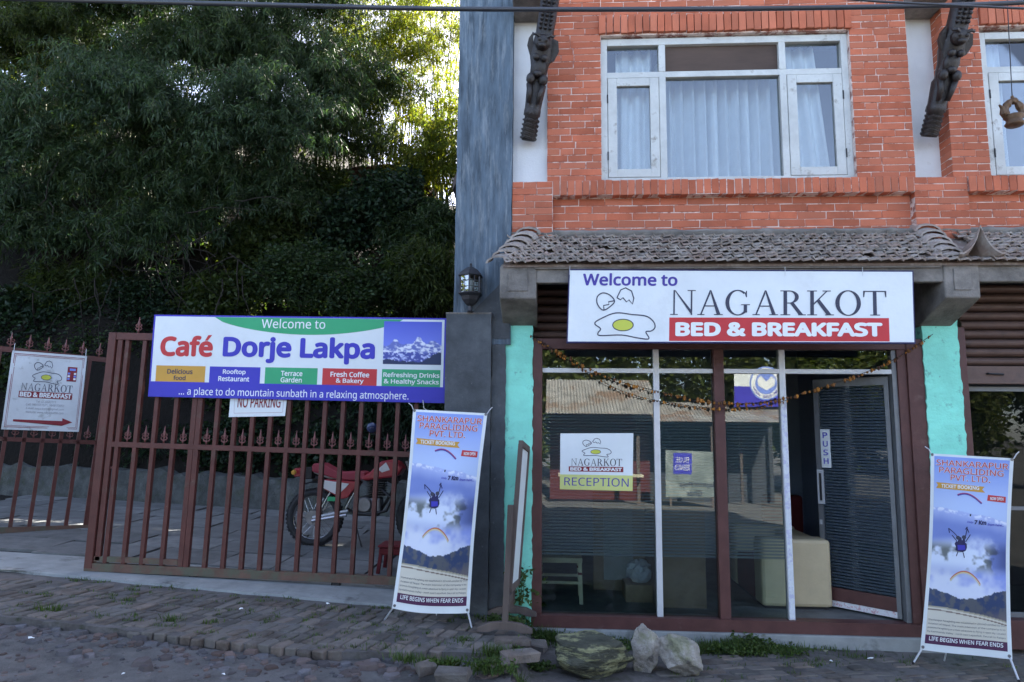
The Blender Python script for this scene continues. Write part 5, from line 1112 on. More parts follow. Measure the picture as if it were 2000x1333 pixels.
MB().tube([at(1964, -60, -.4), hp+Vector((0, 0, .0))+Vector((0, 0, 24*kk))], .004, 6).build('wire', M['lamp'], HL)
ar = [hp+Vector((math.cos(a)*15*kk, 0, -10*kk+math.sin(a)*26*kk)) for a in np.linspace(math.pi*1.08, -.08*math.pi, 15)]; MB().tube(ar, [.027+.006*math.sin(i*1.9) for i in range(15)], 7).build('arch', M['brass'], HL)
MB().lathe([(.0, -36*kk), (14*kk, -35*kk), (17*kk, -31*kk), (14*kk, -27*kk), (13*kk, -22*kk), (18*kk, -17*kk), (16*kk, -14*kk), (0, -14*kk)], 16, hp).build('bowl', M['brass'], HL, smooth=True); MB().lathe([(.018, 14*kk), (.022, 18*kk), (.01, 22*kk), (.014, 25*kk), (0, 28*kk)], 10, hp).build('knob', M['brass'], HL)
MB().tube([hp+Vector((-16*kk, 0, -16*kk)), hp+Vector((-22*kk, -.02, -10*kk)), hp+Vector((-25*kk, -.03, -1*kk)), hp+Vector((-32*kk, -.04, 4*kk))], [.022, .028, .016, .006], 7).build('bird_spout', M['brass'], HL)
# ------------------------------------------------------------------ furniture behind the glass
a = atz(1490, 1190, .15); SO = thing('armchair', 'beige leather block armchair just inside the open door', 'armchair', (a.x+.3, a.y+.3, .15)); x0, y0 = a.x, a.y
MB().box(x0, x0+.6, y0, y0+.24, .17, .74).build('arm', M['sofa'], SO, bevel=.03); MB().box(x0, x0+.6, y0+.86, y0+1.1, .17, .74).build('arm', M['sofa'], SO, bevel=.03); MB().box(x0+.38, x0+.6, y0+.24, y0+.86, .17, .72).build('backrest', M['sofa'], SO, bevel=.03); MB().box(x0+.01, x0+.38, y0+.24, y0+.86, .17, .5).build('seat', M['maroon'], SO, bevel=.03); MB().box(x0+.03, x0+.57, y0+.03, y0+1.07, .15, .172).build('plinth', M['black'], SO)
RC = thing('red_chair', 'dark red upholstered chair behind the beige armchair', 'chair', (2.5, 1.9, .15)); MB().box(2.26, 2.68, 1.72, 1.82, .5, 1.0).build('backrest', M['maroon'], RC, bevel=.03); MB().box(2.26, 2.68, 1.82, 2.25, .5, .6).build('seat', M['maroon'], RC, bevel=.03)
for e in (2.3, 2.64):
    for g_ in (1.77, 2.2): MB().bar((e, g_, .15), (e, g_, .5), .035).build('leg', M['wood'], RC)
CS = thing('cream_stool', 'cream painted wooden stool with red bands behind the first pane', 'stool', (.1, .55, .15)); MB().box(-.12, .27, .38, .74, .5, .545).build('seat', M['creampaint'], CS, bevel=.006)
for e in (-.1, .25):
    for g_ in (.4, .72):
        lg = MB().bar((e+(.01 if e > 0 else -.01), g_, .15), (e, g_, .5), .032).build('leg', M['creampaint'], CS); MB().box(e-.018, e+.018, g_-.018, g_+.018, .4, .42).build('red_band', M['maroon'], lg)
MB().bar((-.1, .4, .33), (.25, .4, .33), .022).build('stretcher', M['creampaint'], CS); MB().bar((-.1, .72, .33), (.25, .72, .33), .022).build('stretcher', M['creampaint'], CS)
RD = thing('reception_desk', 'plywood reception desk with a pale panel behind the middle panes', 'desk', (1., .8, .15)); MB().box(.93, 1.34, .34, .38, .15, 1.15).build('end_panel', M['ply'], RD, bevel=.004)
MB().box(.4, .9, .95, 1.0, .15, 1.1).build('front_frame', M['ply'], RD, bevel=.004); MB().box(.5, .78, .935, .949, .25, 1.0).build('pale_panel', mat('pale_laminate', (.3, .32, .33), .5, .15, 5, 0), RD, bevel=.003); MB().box(.38, 1.36, .33, 1.02, 1.1+.055, 1.195).build('top', M['ply'], RD, bevel=.004); MB().box(.9, .93, .38, .98, .15, 1.15).build('side_panel', M['wood'], RD)
PB_ = thing('plastic_bag', 'crumpled white plastic bag on the floor beside the reception desk', 'bag', (.78, .6, .15)); MB().ico((.8, .62, .4), .13, 3, (.9, .7, .8), lambda p: 1+.18*math.sin(p.x*9)*math.sin(p.y*8+p.z*7)).build('sack', mat('bag_film', (.4, .43, .5), .35, .2, 9, .5, 20), PB_); MB().box(.66, .94, .5, .78, .15, .3).build('carton', M['ply'], PB_, bevel=.004)
# ================================================================== vegetation
def leaves(C, n_per, ln, wd, spread, droop, r, jitter=.0, out=None):
    """fans of narrow leaves around spray centres C; returns quad verts (4 per leaf)"""
    k = len(C)*n_per; c = np.repeat(C, n_per, 0)+r.normal(0, spread, (k, 3)); a = r.uniform(0, 2*np.pi, k); el = -droop+r.normal(0, .42, k)
    d = np.stack([np.cos(a)*np.cos(el), np.sin(a)*np.cos(el), np.sin(el)], 1); L_ = ln*r.uniform(.6, 1.25, k)[:, None]; W_ = wd*r.uniform(.7, 1.3, k)[:, None]
    s_ = np.cross(d, r.normal(0, 1, (k, 3))); s_ /= np.linalg.norm(s_, axis=1, keepdims=True)+1e-9
    bend = np.array([0, 0, -1])*L_*.12
    V = np.stack([c, c+d*L_*.4+s_*W_, c+d*L_+bend, c+d*L_*.4-s_*W_], 1); return V.reshape(-1, 3)
def bamboo(label, base, n_culm, hgt, lean, spread, n_spray, m_leaf, seed, nl=9, ln=.17, low=.3, group='bamboo clumps on the bank', culmshow=True, wdt=.011, fan=.5):
    r = np.random.default_rng(seed); T = thing('bamboo_clump', label, 'bamboo', base, group); C = []; base = np.array(base, float)
    for i in range(n_culm):
        a = r.uniform(0, 6.283); b0 = base+np.array([math.cos(a), math.sin(a), 0])*r.uniform(0, spread*.35); h = hgt*r.uniform(.7, 1.1); dirn = np.array(lean[:2])+r.normal(0, fan, 2)
        t = np.linspace(0, 1, 12)[:, None]; arch = np.concatenate([dirn[None]*(t**2.2)*h*.55, t*h-(t**3.2)*h*.33*lean[2]], 1); pts = b0+arch
        MB().tube([tuple(p) for p in pts], list(np.linspace(.028, .005, 12)), 5).build('culm', M['culm'], T)
        ts = low+(1-low)*r.random(n_spray)**.8; idx = ts*11; i0 = np.minimum(idx.astype(int), 10); f_ = (idx-i0)[:, None]; p = pts[i0]*(1-f_)+pts[i0+1]*f_
        off = r.normal(0, 1, (n_spray, 3))*np.array([.42, .42, .26])*(.5+.7*(1-np.abs(ts-.65)))[:, None]; off[:, 2] -= np.abs(off[:, :2]).sum(1)*.25; C.append(p+off)
    C = np.concatenate(C); V = leaves(C, nl, ln, wdt, .045, .55, r); npmesh('foliage', V, 4, m_leaf, T, off=base); return T
def bush(label, c, rad, n, m, seed, ln=.10, wd=.028, cat='shrub', group='shrubs on the bank', name='shrub', droop=.2):
    r = np.random.default_rng(seed); T = thing(name, label, cat, (c[0], c[1], c[2]-rad[2]), group); c = np.array(c, float)
    d = r.normal(0, 1, (n, 3)); d /= np.linalg.norm(d, axis=1, keepdims=True); lump = 1+.22*np.sin(d[:, 0]*5+seed)*np.sin(d[:, 2]*6+seed*2)+.15*np.sin(d[:, 1]*9+d[:, 2]*7)
    C = c+d*np.array(rad)*(r.random(n)**.35*lump)[:, None]; npmesh('foliage', leaves(C, 6, ln, wd, .05, droop, r), 4, m, T, off=np.array(ORG[T.name]))
    for i in range(5):
        e = c+r.normal(0, .35, 3)*np.array(rad)+np.array([0, 0, rad[2]*.3]); b0 = np.array([c[0], c[1], c[2]-rad[2]]); md = (b0+e)/2+r.normal(0, .1, 3); MB().tube([tuple(b0), tuple(md), tuple(e)], [.03, .02, .006], 5).build('stem', M['bark'], T)
    return T
def gb(x, y): return (x, y, bankz(x, y)-.1)
def plumes(label, c, rad, n_pl, m_leaf, seed, base, ln=.17, wdt=.011, nl=9, step=.07, length=1.5, group='bamboo clumps on the bank', droop=1.15, n_culm=9, front=-.9):
    """bamboo: culms rise from the bank; arching plumes of hanging leaves fill the crown"""
    r = np.random.default_rng(seed); T = thing('bamboo_clump', label, 'bamboo', base, group); c = np.array(c, float); rad = np.array(rad, float); C = []
    for i in range(n_culm):
        e = c+r.normal(0, .45, 3)*rad+np.array([0, 0, rad[2]*.5]); b0 = np.array(base)+np.append(r.normal(0, .25, 2), 0); md = b0*.45+e*.55+np.array([0, .3, .5])
        t = np.linspace(0, 1, 9)[:, None]; p = (1-t)**2*b0+2*t*(1-t)*md+t*t*e; MB().tube([tuple(q) for q in p], list(np.linspace(.026, .007, 9)), 5).build('culm', M['culm'], T)
    for i in range(n_pl):
        d = r.normal(0, 1, 3); d /= np.linalg.norm(d); p = c+d*rad*r.random()**.4*.85
        a = np.array([d[0]*.8+r.normal(0, .5), front+r.normal(0, .5), .55+r.normal(0, .35)]); a /= np.linalg.norm(a); L_ = length*r.uniform(.6, 1.3); n = int(L_/step); tt = np.linspace(0, 1, n)[:, None]
        pl_ = p+a*L_*tt+np.array([0, 0, -1])*L_*.62*droop*tt**2.1; C.append(pl_+r.normal(0, .06, pl_.shape))
        if i % 3 == 0: MB().tube([tuple(q) for q in pl_[::max(1, n//5)]], .006, 4).build('branch', M['bark'], T)
    C = np.concatenate(C); npmesh('foliage', leaves(C, nl, ln, wdt, .04, .75, r), 4, m_leaf, T, off=np.array(base)); return T
B_ = [ # label, where the crown shows (photo px, py) and its depth, radii, plumes, material, plume length
 ('yellowish bamboo crown near the top left corner', 70, 110, 6.9, (1.0, .7, .8), 110, 'leaf_o', 1.3),
 ('bamboo crown with pale drooping tips above the direction sign', 70, 300, 6.5, (.85, .6, .7), 120, 'leaf_b', 1.5),
 ('dark bamboo crown hanging at the left picture edge', -110, 240, 6.8, (1.2, .7, 1.4), 110, 'leaf', 1.5),
 ('broad drooping bamboo crown above the gate end post', 270, 235, 6.3, (.8, .6, .7), 130, 'leaf_b', 1.5),
 ('dark bamboo crown along the upper picture edge', 250, 20, 7.6, (1.5, .8, 1.0), 120, 'leaf', 1.5),
 ('drooping bamboo crown left of the tall feathery crown', 400, 300, 7.0, (.8, .7, .8), 90, 'leaf', 1.4),
 ('tall feathery bamboo crown in the top middle of the bank', 470, 110, 7.5, (1.2, .8, 1.2), 150, 'leaf', 1.6),
 ('feathery drooping bamboo crown above the cafe banner middle', 530, 270, 6.5, (.7, .6, .9), 130, 'leaf_b', 1.6),
 ('highest bamboo crown left of the bright sky gap', 610, 20, 8.2, (1.0, .8, 1.2), 100, 'leaf', 1.5),
 ('half-lit bamboo crown left of the bright sky gap', 630, 180, 7.6, (.7, .7, .9), 90, 'leaf', 1.4),
 ('low hanging bamboo crown above the direction sign', 40, 410, 6.0, (.6, .4, .4), 70, 'leaf_b', 1.1),
 ('low hanging bamboo crown above the gate end post', 230, 360, 6.5, (.9, .5, .6), 100, 'leaf', 1.1),
 ('low hanging bamboo crown above the green arch', 420, 390, 6.6, (.7, .5, .6), 90, 'leaf', 1.1),
 ('hanging bamboo tips beside the dark shrubs', 540, 400, 6.8, (.6, .5, .6), 80, 'leaf', 1.1),
 ('big dark bamboo crown outside the left picture edge', -350, 100, 8.0, (2.2, .9, 2.4), 150, 'leaf', 1.6),
 ('overhanging bamboo canopy above the left part of the yard', 60, -330, 5.0, (2.4, 1.2, .7), 150, 'leaf_b', 1.3),  # this and the next two: canopies added out of view to block skylight
 ('overhanging bamboo canopy above the gate', 330, -350, 5.0, (2.0, 1.2, .7), 140, 'leaf_b', 1.3),
 ('overhanging bamboo canopy beside the house', 600, -340, 5.4, (1.6, 1.2, .7), 120, 'leaf_b', 1.3),
 ('shaggy bamboo fringe over the hollow behind the direction sign', 100, 470, 6.1, (1.2, .4, .4), 80, 'leaf', 1.0),
 ('shaggy bamboo fringe over the hollow behind the gate post', 320, 470, 6.2, (.9, .4, .4), 80, 'leaf', 1.0),
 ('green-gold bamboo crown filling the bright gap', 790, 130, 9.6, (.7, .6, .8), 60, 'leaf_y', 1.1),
 ('olive bamboo crown over the pale hill patch', 620, 300, 7.8, (.5, .5, .5), 60, 'leaf_o', 1.0),
 ('ragged olive bamboo over the red earth', 730, 320, 7.9, (.6, .4, .35), 46, 'leaf_o', .9),
 ('olive bamboo crown before the standing culms', 690, 250, 8.4, (.6, .5, .6), 60, 'leaf_o', 1.1),
 ('back row bamboo crown behind the left crowns', 60, -60, 9.4, (2.2, .8, 1.6), 150, 'leaf', 1.5),
 ('back row bamboo crown behind the upper edge crowns', 320, -90, 9.6, (2.0, .8, 1.6), 150, 'leaf', 1.5),
 ('back row bamboo crown behind the middle crowns', 540, -100, 9.8, (1.8, .8, 1.6), 130, 'leaf', 1.5),
 ('dense back bamboo filling the dark between the crowns', 330, 120, 9.2, (3.4, .5, 1.4), 170, 'leaf', 1.4),
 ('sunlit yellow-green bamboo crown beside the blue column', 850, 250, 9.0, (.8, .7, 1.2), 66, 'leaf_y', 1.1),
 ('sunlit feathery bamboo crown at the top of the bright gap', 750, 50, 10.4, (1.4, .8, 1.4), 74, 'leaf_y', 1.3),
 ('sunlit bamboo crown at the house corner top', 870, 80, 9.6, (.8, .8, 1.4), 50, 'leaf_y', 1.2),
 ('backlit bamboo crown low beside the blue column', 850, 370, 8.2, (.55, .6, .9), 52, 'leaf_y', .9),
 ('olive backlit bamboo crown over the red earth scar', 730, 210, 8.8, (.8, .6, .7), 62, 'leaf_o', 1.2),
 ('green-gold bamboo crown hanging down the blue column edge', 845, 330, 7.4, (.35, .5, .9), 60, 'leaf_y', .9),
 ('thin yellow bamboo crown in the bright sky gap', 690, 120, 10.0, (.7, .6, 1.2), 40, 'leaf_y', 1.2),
]
for i, (lb, cx, cy_, Yc, rd_, np_, m_, pl_len) in enumerate(B_):
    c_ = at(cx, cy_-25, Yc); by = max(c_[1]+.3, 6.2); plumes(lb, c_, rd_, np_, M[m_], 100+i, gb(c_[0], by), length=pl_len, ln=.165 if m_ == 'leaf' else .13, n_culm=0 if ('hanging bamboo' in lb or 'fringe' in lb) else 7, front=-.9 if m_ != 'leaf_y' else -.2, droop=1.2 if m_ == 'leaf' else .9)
for i, (x, y, h) in enumerate(((-.2, 8.4, 12.5), (2.2, 8.2, 12), (-12.5, 9.5, 13))):  # first two are hidden trees added to keep sun off the yard
    T = bush(('tall leafy tree standing behind the guesthouse corner', 'tall leafy tree standing behind the middle of the guesthouse', 'tall leafy tree beyond the left picture edge')[i], (x, y, h*.68), (1.7, 1.5, h*.3), 2600, M['foliage_far'], 600+i, .2, .05, 'tree', 'trees behind the guesthouse', 'tree'); MB().tube([(x, y, bankz(x, y)-.2), (x+.1, y, h*.5), (x, y, h*.75)], [.18, .12, .06], 8).build('trunk', M['bark'], T)
rr = random.Random(8)
SH = [('glossy dark shrub in front of the red earth scar', 760, 390, 6.6, (.7, .5, .55), 1500), ('broad dark shrub above the mountain picture of the cafe banner', 830, 540, 5.9, (.7, .5, .6), 1500), ('dark leafy shrub above the letters of the cafe banner', 590, 540, 5.9, (.9, .5, .6), 1600),
 ('dense low shrub behind the motorcycle seat', 640, 890, 5.3, (1.1, .4, .5), 1500), ('low dark foliage behind the narrow gate panel', 260, 880, 5.5, (1.2, .45, .5), 1500), ('bushy foliage behind the gate between the narrow panel and motorcycle', 450, 880, 5.3, (1.1, .4, .5), 1500),
 ('leafy shrub with bluish leaves above the banner top edge', 430, 590, 6.0, (.75, .5, .55), 1200), ('shrub at the foot of the sunlit bamboo', 850, 440, 6.6, (.45, .5, .5), 900), ('dark undergrowth bush behind the open gate leaf', 40, 850, 5.8, (1.4, .5, .55), 1300), ('leafy dark shrub on the steep bank under the half-lit bamboo', 680, 440, 6.8, (.7, .5, .6), 1200),
 ('dark leafy shrub on the steep bank under the feathery bamboo', 560, 430, 6.8, (.7, .5, .6), 1200), ('shrub above the green arch of the cafe banner', 700, 570, 5.8, (.8, .5, .5), 1300), ('dark shrub behind the upper gate bars', 520, 760, 5.6, (1.6, .4, .8), 1600), ('dark shrub behind the gate bars near the pillar', 790, 780, 5.5, (.9, .4, .9), 1500), ('dark shrub hiding the bank left of the red scar', 620, 370, 7.2, (.8, .4, .6), 1300), ('dark shrub filling the bank above the cafe banner', 500, 480, 6.5, (.8, .4, .6), 1300), ('dark shrub beside the sunlit gap', 800, 460, 6.6, (.6, .4, .5), 1100), ('dark undergrowth low on the bank above the gate post', 290, 600, 6.0, (1.0, .4, .7), 1300), ('dark undergrowth low on the bank behind the direction sign', 60, 620, 6.0, (1.4, .4, .6), 1300), ('dark hanging shrub filling the hollow left of the gate', 150, 560, 6.1, (1.1, .4, .5), 1300), ('dark shrub low behind the first gate spears', 200, 690, 5.9, (1.1, .4, .5), 1300), ('dark shrub above the low wall behind the open leaf', 60, 740, 5.7, (1.4, .4, .6), 1400), ('dark undergrowth bush between open leaf and gate', 190, 800, 5.9, (1.0, .5, .6), 1200)]
SH = [(lb, at(a, c_, Y_), rd_, n_) for lb, a, c_, Y_, rd_, n_ in SH]
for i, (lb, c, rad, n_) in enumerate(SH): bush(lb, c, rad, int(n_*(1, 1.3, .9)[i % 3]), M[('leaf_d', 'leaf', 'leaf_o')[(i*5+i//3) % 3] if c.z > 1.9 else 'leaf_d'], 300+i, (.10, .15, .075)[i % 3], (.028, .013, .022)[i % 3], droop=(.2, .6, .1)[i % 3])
# red earth scar high on the bank
esc = at(735, 375, 8.3)
MB().ico(tuple(esc), 1, 4, (1.3, .3, .6), lambda p: 1+.15*math.sin(p.x*6)*math.sin(p.z*7)).build('earth_scar', M['redwall'], kind='structure')
# bare hanging twigs under the bamboo
tw = thing('bare_twigs', 'tangle of bare hanging twigs in the dark hollow under the bamboo', 'twigs', (-6, 6, 1.2)); r = random.Random(31)
for i in range(70):
    p = at(r.uniform(60, 480), r.uniform(380, 580), r.uniform(5.3, 6.0)); pts = [p]
    d = Vector((r.uniform(-.4, .4), r.uniform(-.1, .1), -1)) if r.random() < .6 else Vector((r.uniform(-1, 1), 0, r.uniform(-.5, .3)))
    for k in range(6): d = (d+Vector((r.gauss(0, .25), r.gauss(0, .1), r.gauss(0, .2)))).normalized(); pts.append(pts[-1]+d*r.uniform(.12, .3))
    MB().tube(pts, list(np.linspace(.011, .003, 7)), 4).build('twig', M['bark'], tw)
# ---- weeds and grass at the kerb
r = np.random.default_rng(9); V = []
def tuft(cx, cy, n, rad, h, z=None):
    for _ in range(int(n*1.5)):
        x, y = cx+r.normal(0, rad), cy+r.normal(0, rad*.5); z0 = H(x)-.015 if z is None else z; a = r.uniform(0, 6.283); l = 1.4*h*r.uniform(.4, 1.2); t = r.uniform(.2, .9); d = np.array([math.cos(a)*t, math.sin(a)*t, 1])*l; s_ = np.array([-math.sin(a), math.cos(a), 0])*.0035
        p = np.array([x, y, z0]); V.extend([p-s_, p+s_, p+d*.6+s_*.8, p+d])
for px, py, n, rad, h in ((1060, 1240, 260, .07, .07), (1120, 1258, 260, .1, .05), (1190, 1255, 200, .1, .05), (1400, 1262, 360, .11, .055), (1455, 1262, 380, .1, .06), (1500, 1268, 220, .1, .045), (1345, 1268, 160, .09, .04), (970, 1275, 130, .06, .06), (960, 1305, 180, .07, .06), (1040, 1307, 160, .06, .055), (860, 1300, 130, .06, .05), (800, 1290, 100, .07, .04), (985, 1215, 150, .09, .05), (1600, 1285, 40, .1, .025), (1680, 1275, 50, .1, .03), (740, 1270, 50, .08, .03), (330, 1232, 60, .06, .04), (90, 1222, 70, .06, .05), (1545, 1262, 120, .08, .04), (1620, 1256, 60, .1, .03)):
    p = atz(px, py, H(0 if px > 1040 else -.6)); tuft(p.x, min(p.y, -.06) if px > 1030 else p.y, n, rad, h)
rr = random.Random(77)
for _ in range(150):
    x = rr.uniform(-4.4, -.5); y = rr.uniform(edge_y(x)+.02, apron_y(x)-.02); tuft(x, y, rr.randint(4, 14), .025, .022, H(x)-.008)
for _ in range(50): x = rr.uniform(.6, 4.2); tuft(x, rr.uniform(-1.3, -.15), rr.randint(4, 10), .03, .02, H(x)-.002)
CW = []
for px, py, n, sx in ((1075, 1245, 90, .10), (1150, 1262, 90, .14), (1210, 1258, 60, .12), (1415, 1266, 130, .13), (1470, 1262, 130, .12), (1530, 1268, 60, .12), (965, 1300, 70, .07), (1045, 1305, 60, .07), (870, 1300, 40, .08), (990, 1210, 40, .08)):
    p = atz(px, py, H(0 if px > 1020 else -.6)+.01); q_ = np.stack([r.normal(p.x, sx, n), np.minimum(r.normal(p.y, sx*.4, n), -.06 if px > 1030 else 9), np.zeros(n)], 1); q_[:, 2] = [H(a)+.0 for a in q_[:, 0]]; q_[:, 2] += r.random(n)*.03; CW.append(q_)
V = list(np.array(V))+list(leaves(np.concatenate(CW), 7, .028, .008, .012, -.5, r))
npmesh('grass', np.array(V), 4, M['weed']); tag(bpy.data.objects['grass'], 'short green grass and weeds growing along the kerb and in brick joints', 'grass', kind='stuff')
def weedplant(label, px, py, z, n, h, seed, Y=None):
    p = at(px, py, Y) if Y is not None else atz(px, py, z); r2 = np.random.default_rng(seed); T = thing('weed', label, 'weed', p, 'leafy weeds by the shopfront'); C = np.array([p.x, p.y, p.z])+np.stack([r2.normal(0, .06, n), r2.normal(0, .02, n)-.02, r2.random(n)*h], 1)
    npmesh('leaves', leaves(C, 5, .045, .014, .015, .0, r2), 4, M['weed'], T, off=np.array(p)); 
    for i in range(3): MB().tube([tuple(p), (p.x+r2.normal(0, .03), p.y-.02, p.z+h*.5), (p.x+r2.normal(0, .06), p.y-.02, p.z+h)], [.004, .003, .002], 4).build('stem', M['culm'], T)
weedplant('climbing weed at the foot of the left teal pier', 1020, 1180, .1, 26, .28, 3, -.05); weedplant('leafy weed beside the far foot of the board stand', 1046, 1212, .03, 40, .14, 4); weedplant('small weed at the shop step below the red mullion', 1447, 1252, .0, 14, .06, 5); weedplant('leafy weed patch right below the mullion weed', 1475, 1255, .0, 10, .04, 6)
# litter
r3 = random.Random(14)
LT = [(240, 1318, 'torn white paper scrap on the road near the left edge'), (436, 1319, 'small white paper scrap on the road below the gate'), (1623, 1292, 'white paper scrap on the bricks before the open door'), (883, 1311, 'crumpled clear plastic scrap in the rubble'), (1700, 1287, 'tiny pale scrap on the bricks left of the right banner'), (470, 1190, 'white stick scrap on the brick pavement'), (640, 1180, 'pale scrap at the apron edge by the banner'), (60, 1248, 'white wrapper bit among the road stones'), (1613, 1273, 'flat grey stone chip by the shop step')]
for i, (px, py, lb) in enumerate(LT):
    x = atz(px, py, .0).x; z = max(roadz(x, -1.3), H(x)-.01 if py < 1300 else roadz(x, -1.3)); p = atz(px, py, z+.012); b = MB(); n = 7; s_ = r3.uniform(.007, .015)
    b.v = [(p.x+s_*math.cos(6.283*k/n)*r3.uniform(.6, 1.3)*1.5, p.y+s_*math.sin(6.283*k/n)*r3.uniform(.5, 1.2), p.z+r3.uniform(0, .012)) for k in range(n)]+[(p.x, p.y, p.z+.012)]; b.f = [(k, (k+1) % n, n) for k in range(n)]
    o = b.build('litter_scrap', M['whiteink'] if i != 8 else M['rockl'], label=lb, cat='litter', group='litter on the ground'); sd2 = o.modifiers.new('thickness', 'SOLIDIFY'); sd2.thickness = .003
# ================================================================== across the street (seen only mirrored in the glass)
def tin_roof(label, x0, x1, y0, z0, y1, z1, m):
    b = MB(); n = int((x1-x0)/.02)
    for i in range(n+1):
        x = x0+(x1-x0)*i/n; dz = .014*math.sin(x/.076*6.283)
        for (y, z) in ((y0, z0), (y1, z1)): b.v += [(x, y, z+dz), (x, y, z+dz-.006)]
    for i in range(n): k = 4*i; b.f += [(k, k+4, k+6, k+2), (k+1, k+3, k+7, k+5), (k, k+1, k+5, k+4)]
    return b.build('roof', m, label)
def mir(px, py, Y):      # where a thing at depth Y stands when it is seen mirrored in the shop glass (plane Y = .052)
    p = at(px, py, .104-Y); return Vector((p.x, Y, p.z))
YS = -10.5; e0, e1 = mir(1066, 808, YS), mir(1285, 800, YS)
K = thing('tin_shack', 'red boarded tin-roofed stall across the street', 'stall', ((e0.x+e1.x)/2, YS, 0)); tin_roof(K, e0.x, e1.x, YS+.6, e0.z, YS-1.5, mir(1070, 742, YS-1.5).z, M['tin'])
box('wall', M['shackred'], K, e0.x+.1, e1.x-.1, YS-.9, YS-.8, -.1, e0.z+.2); box('back_wall', M['shackred'], K, e0.x+.1, e1.x-.1, YS-1.5, YS-1.4, -.1, e0.z+.6); box('counter', M['creampaint'], K, e0.x+.3, e1.x-.4, YS-.1, YS+.3, .6, .66)
e0, e1 = mir(1235, 822, YS), mir(1545, 826, YS); K2 = thing('tea_stall', 'low tin-roofed tea stall across the street', 'stall', ((e0.x+e1.x)/2, YS, 0)); tin_roof(K2, e0.x, e1.x, YS+.2, e0.z, YS-1.2, e0.z+.5, M['tin'])
box('wall', M['dark'], K2, e0.x+.1, e1.x-.1, YS-1.2, YS-1.1, -.1, e0.z+.4)
for x in (e0.x+.12, (e0.x+e1.x)/2, e1.x-.12): box('post', M['wood'], K2, x-.04, x+.04, YS, YS+.08, -.1, e0.z)
f = lambda c: quadmap(Panel((0, YS+.28, 0), (-1, 0, 0), (0, 0, 1)), c)
class MirPanel:
    def __init__(s, Y): s.Y = Y
def mirmap(c, Y):
    q_ = [mir(px, py, Y) for px, py in c]; q_ = [q_[1], q_[0], q_[3], q_[2]]           # mirrored so the print reads right from the street
    def g_(s_, t, w_=0): return (q_[0]*(1-s_)+q_[1]*s_)*(1-t)+(q_[3]*(1-s_)+q_[2]*s_)*t+Vector((0, w_, 0))
    return g_
g1 = mirmap([(1300, 880), (1402, 884), (1402, 972), (1300, 972)], YS+.3); A1 = thing('street_board', 'pale printed advertising board of the tea stall across the street', 'sign', g1(.5, 1)); MB().prism(rect(0, 1, 0, 1), g1, -.03, 0).build('panel', mat('faded_poster', (.2, .24, .23), .6, .3, 3, .1, 10, col2=(.34, .37, .35), s2=3, lo=.5, hi=.7), A1); MB().bar(g1(.1, 1, -.015), Vector((*g1(.1, 1, -.015)[:2], -.1)), .05).build('post', M['wood'], A1); MB().bar(g1(.9, 1, -.015), Vector((*g1(.9, 1, -.015)[:2], -.1)), .05).build('post', M['wood'], A1)
patch('blue_field', M['signblue'], A1, g1, rect(.5, .85, .05, .5), .003); words('lettering', 'BLUE', M['whiteink'], A1, g1, .56, .8, .14, .25, .006); words('lettering', 'RIBAND', M['whiteink'], A1, g1, .54, .82, .3, .42, .006); words('lettering', 'Nagarkot Khaja', M['slate'], A1, g1, .03, .72, .66, .8, .006, bold=.01); words('lettering', 'Ghar', M['slate'], A1, g1, .3, .6, .84, .97, .006, bold=.01)
g2 = mirmap([(1434, 722), (1538, 726), (1538, 795), (1434, 795)], YS-.6); A2 = thing('emblem_board', 'blue and white hoarding with a round bird emblem across the street', 'sign', g2(.5, 1)); MB().prism(rect(0, 1, 0, 1), g2, -.03, 0).build('panel', M['signw'], A2); patch('blue_field', M['signblue'], A2, g2, rect(0, 1, .45, 1), .003)
for x in (.1, .9): MB().bar(g2(x, 1, -.015), Vector((*g2(x, 1, -.015)[:2], -.1)), .06).build('post', M['wood'], A2)
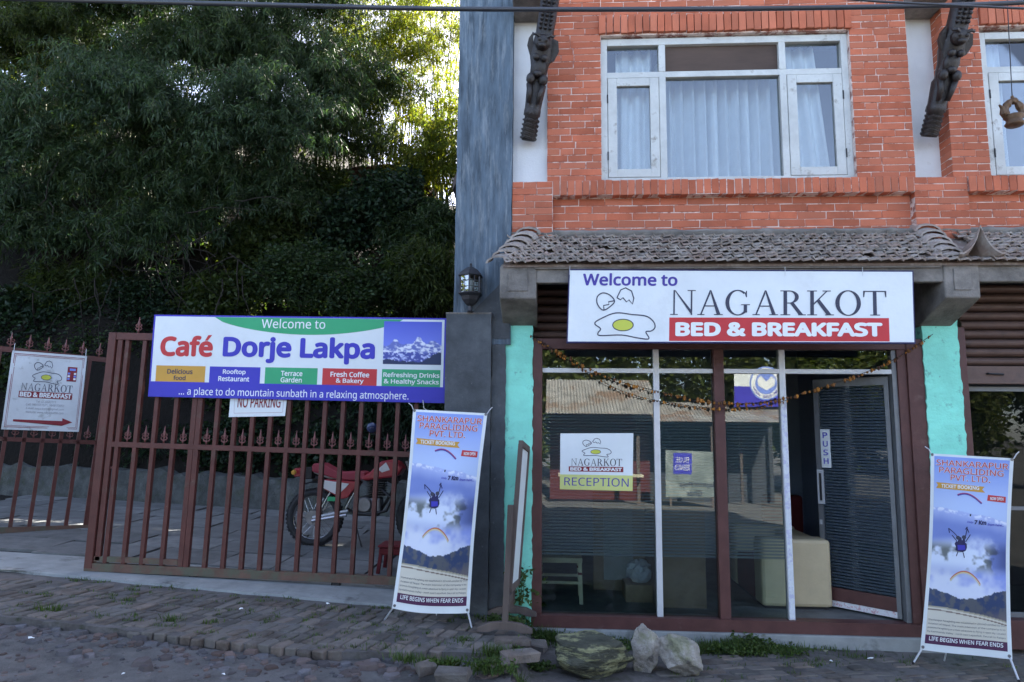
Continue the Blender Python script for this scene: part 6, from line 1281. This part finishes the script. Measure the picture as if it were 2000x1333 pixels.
cc = lambda ra, w_, m_, nm: patch(nm, m_, A2, g2, [(.4+ra*.66*math.cos(a_), .35+ra*math.sin(a_)) for a_ in np.linspace(0, 6.283, 33)[:-1]], w_)
cc(.47, .005, M['skyblue'], 'emblem_ring'); cc(.43, .008, M['whiteink'], 'emblem_ring'); cc(.31, .011, M['skyblue'], 'emblem_disc')
for e in (-1, 1): patch('emblem_wing', M['whiteink'], A2, g2, [(.4, .3), (.4+e*.1, .15), (.4+e*.17, .25), (.4+e*.15, .42), (.4+e*.06, .5), (.4, .55)], .014)
for i, ch in enumerate('100% PURE VODKA'):
    if ch == ' ': continue
    a_ = R_(160-140*i/14); c_ = (.4+.37*.66*math.cos(a_), .35+.37*math.sin(a_)); words('lettering', ch, M['signblue'], A2, g2, c_[0]-.016, c_[0]+.016, c_[1]-.035, c_[1]+.035, .014, bold=.01)
TR = [(-3.5, -19, 7, 'behind the red tin shack'), (-.5, -16.5, 5.5, 'directly behind the shack and tea stall gap'), (2.2, -17.5, 6.5, 'behind the tea stall'), (5.5, -18, 6, 'behind the emblem hoarding'), (9, -16, 6, 'past the emblem hoarding'), (-8, -17, 6, 'left of the red shack'), (12.5, -16.5, 6.5, 'second past the emblem hoarding'), (16.5, -17, 7, 'farthest past the hoarding'), (-12, -18, 7, 'second left of the red shack'), (7.2, -15, 4.5, 'low beside the hoarding'), (11, -14.5, 4.5, 'low past the hoarding'),
      (-17, -4.5, 6.5, 'down the road beyond the gate'), (-21, -8, 7.5, 'farther down the road beyond the gate'), (-18, -12, 7, 'across the road beyond the gate'), (-24, -3, 8, 'farthest down the road beyond the gate'), (-14.5, -7.6, 6, 'nearest down the road'), (-16.5, -9.6, 6.5, 'second nearest down the road')]  # roadside trees added to keep bright sky out of the door's reflection
for i, (x, y, h, lb) in enumerate(TR):
    T = bush('leafy tree across the street '+lb if i < 11 else 'leafy roadside tree '+lb, (x, y, h*.58), (1.9, 1.7, h*.45), 1700, M['foliage_far'], 500+i, .22, .055, 'tree', 'trees across the street', 'tree'); MB().tube([(x, y, -.2), (x+.1, y, h*.3), (x, y, h*.7)], [.16, .12, .06], 8).build('trunk', M['bark'], T)
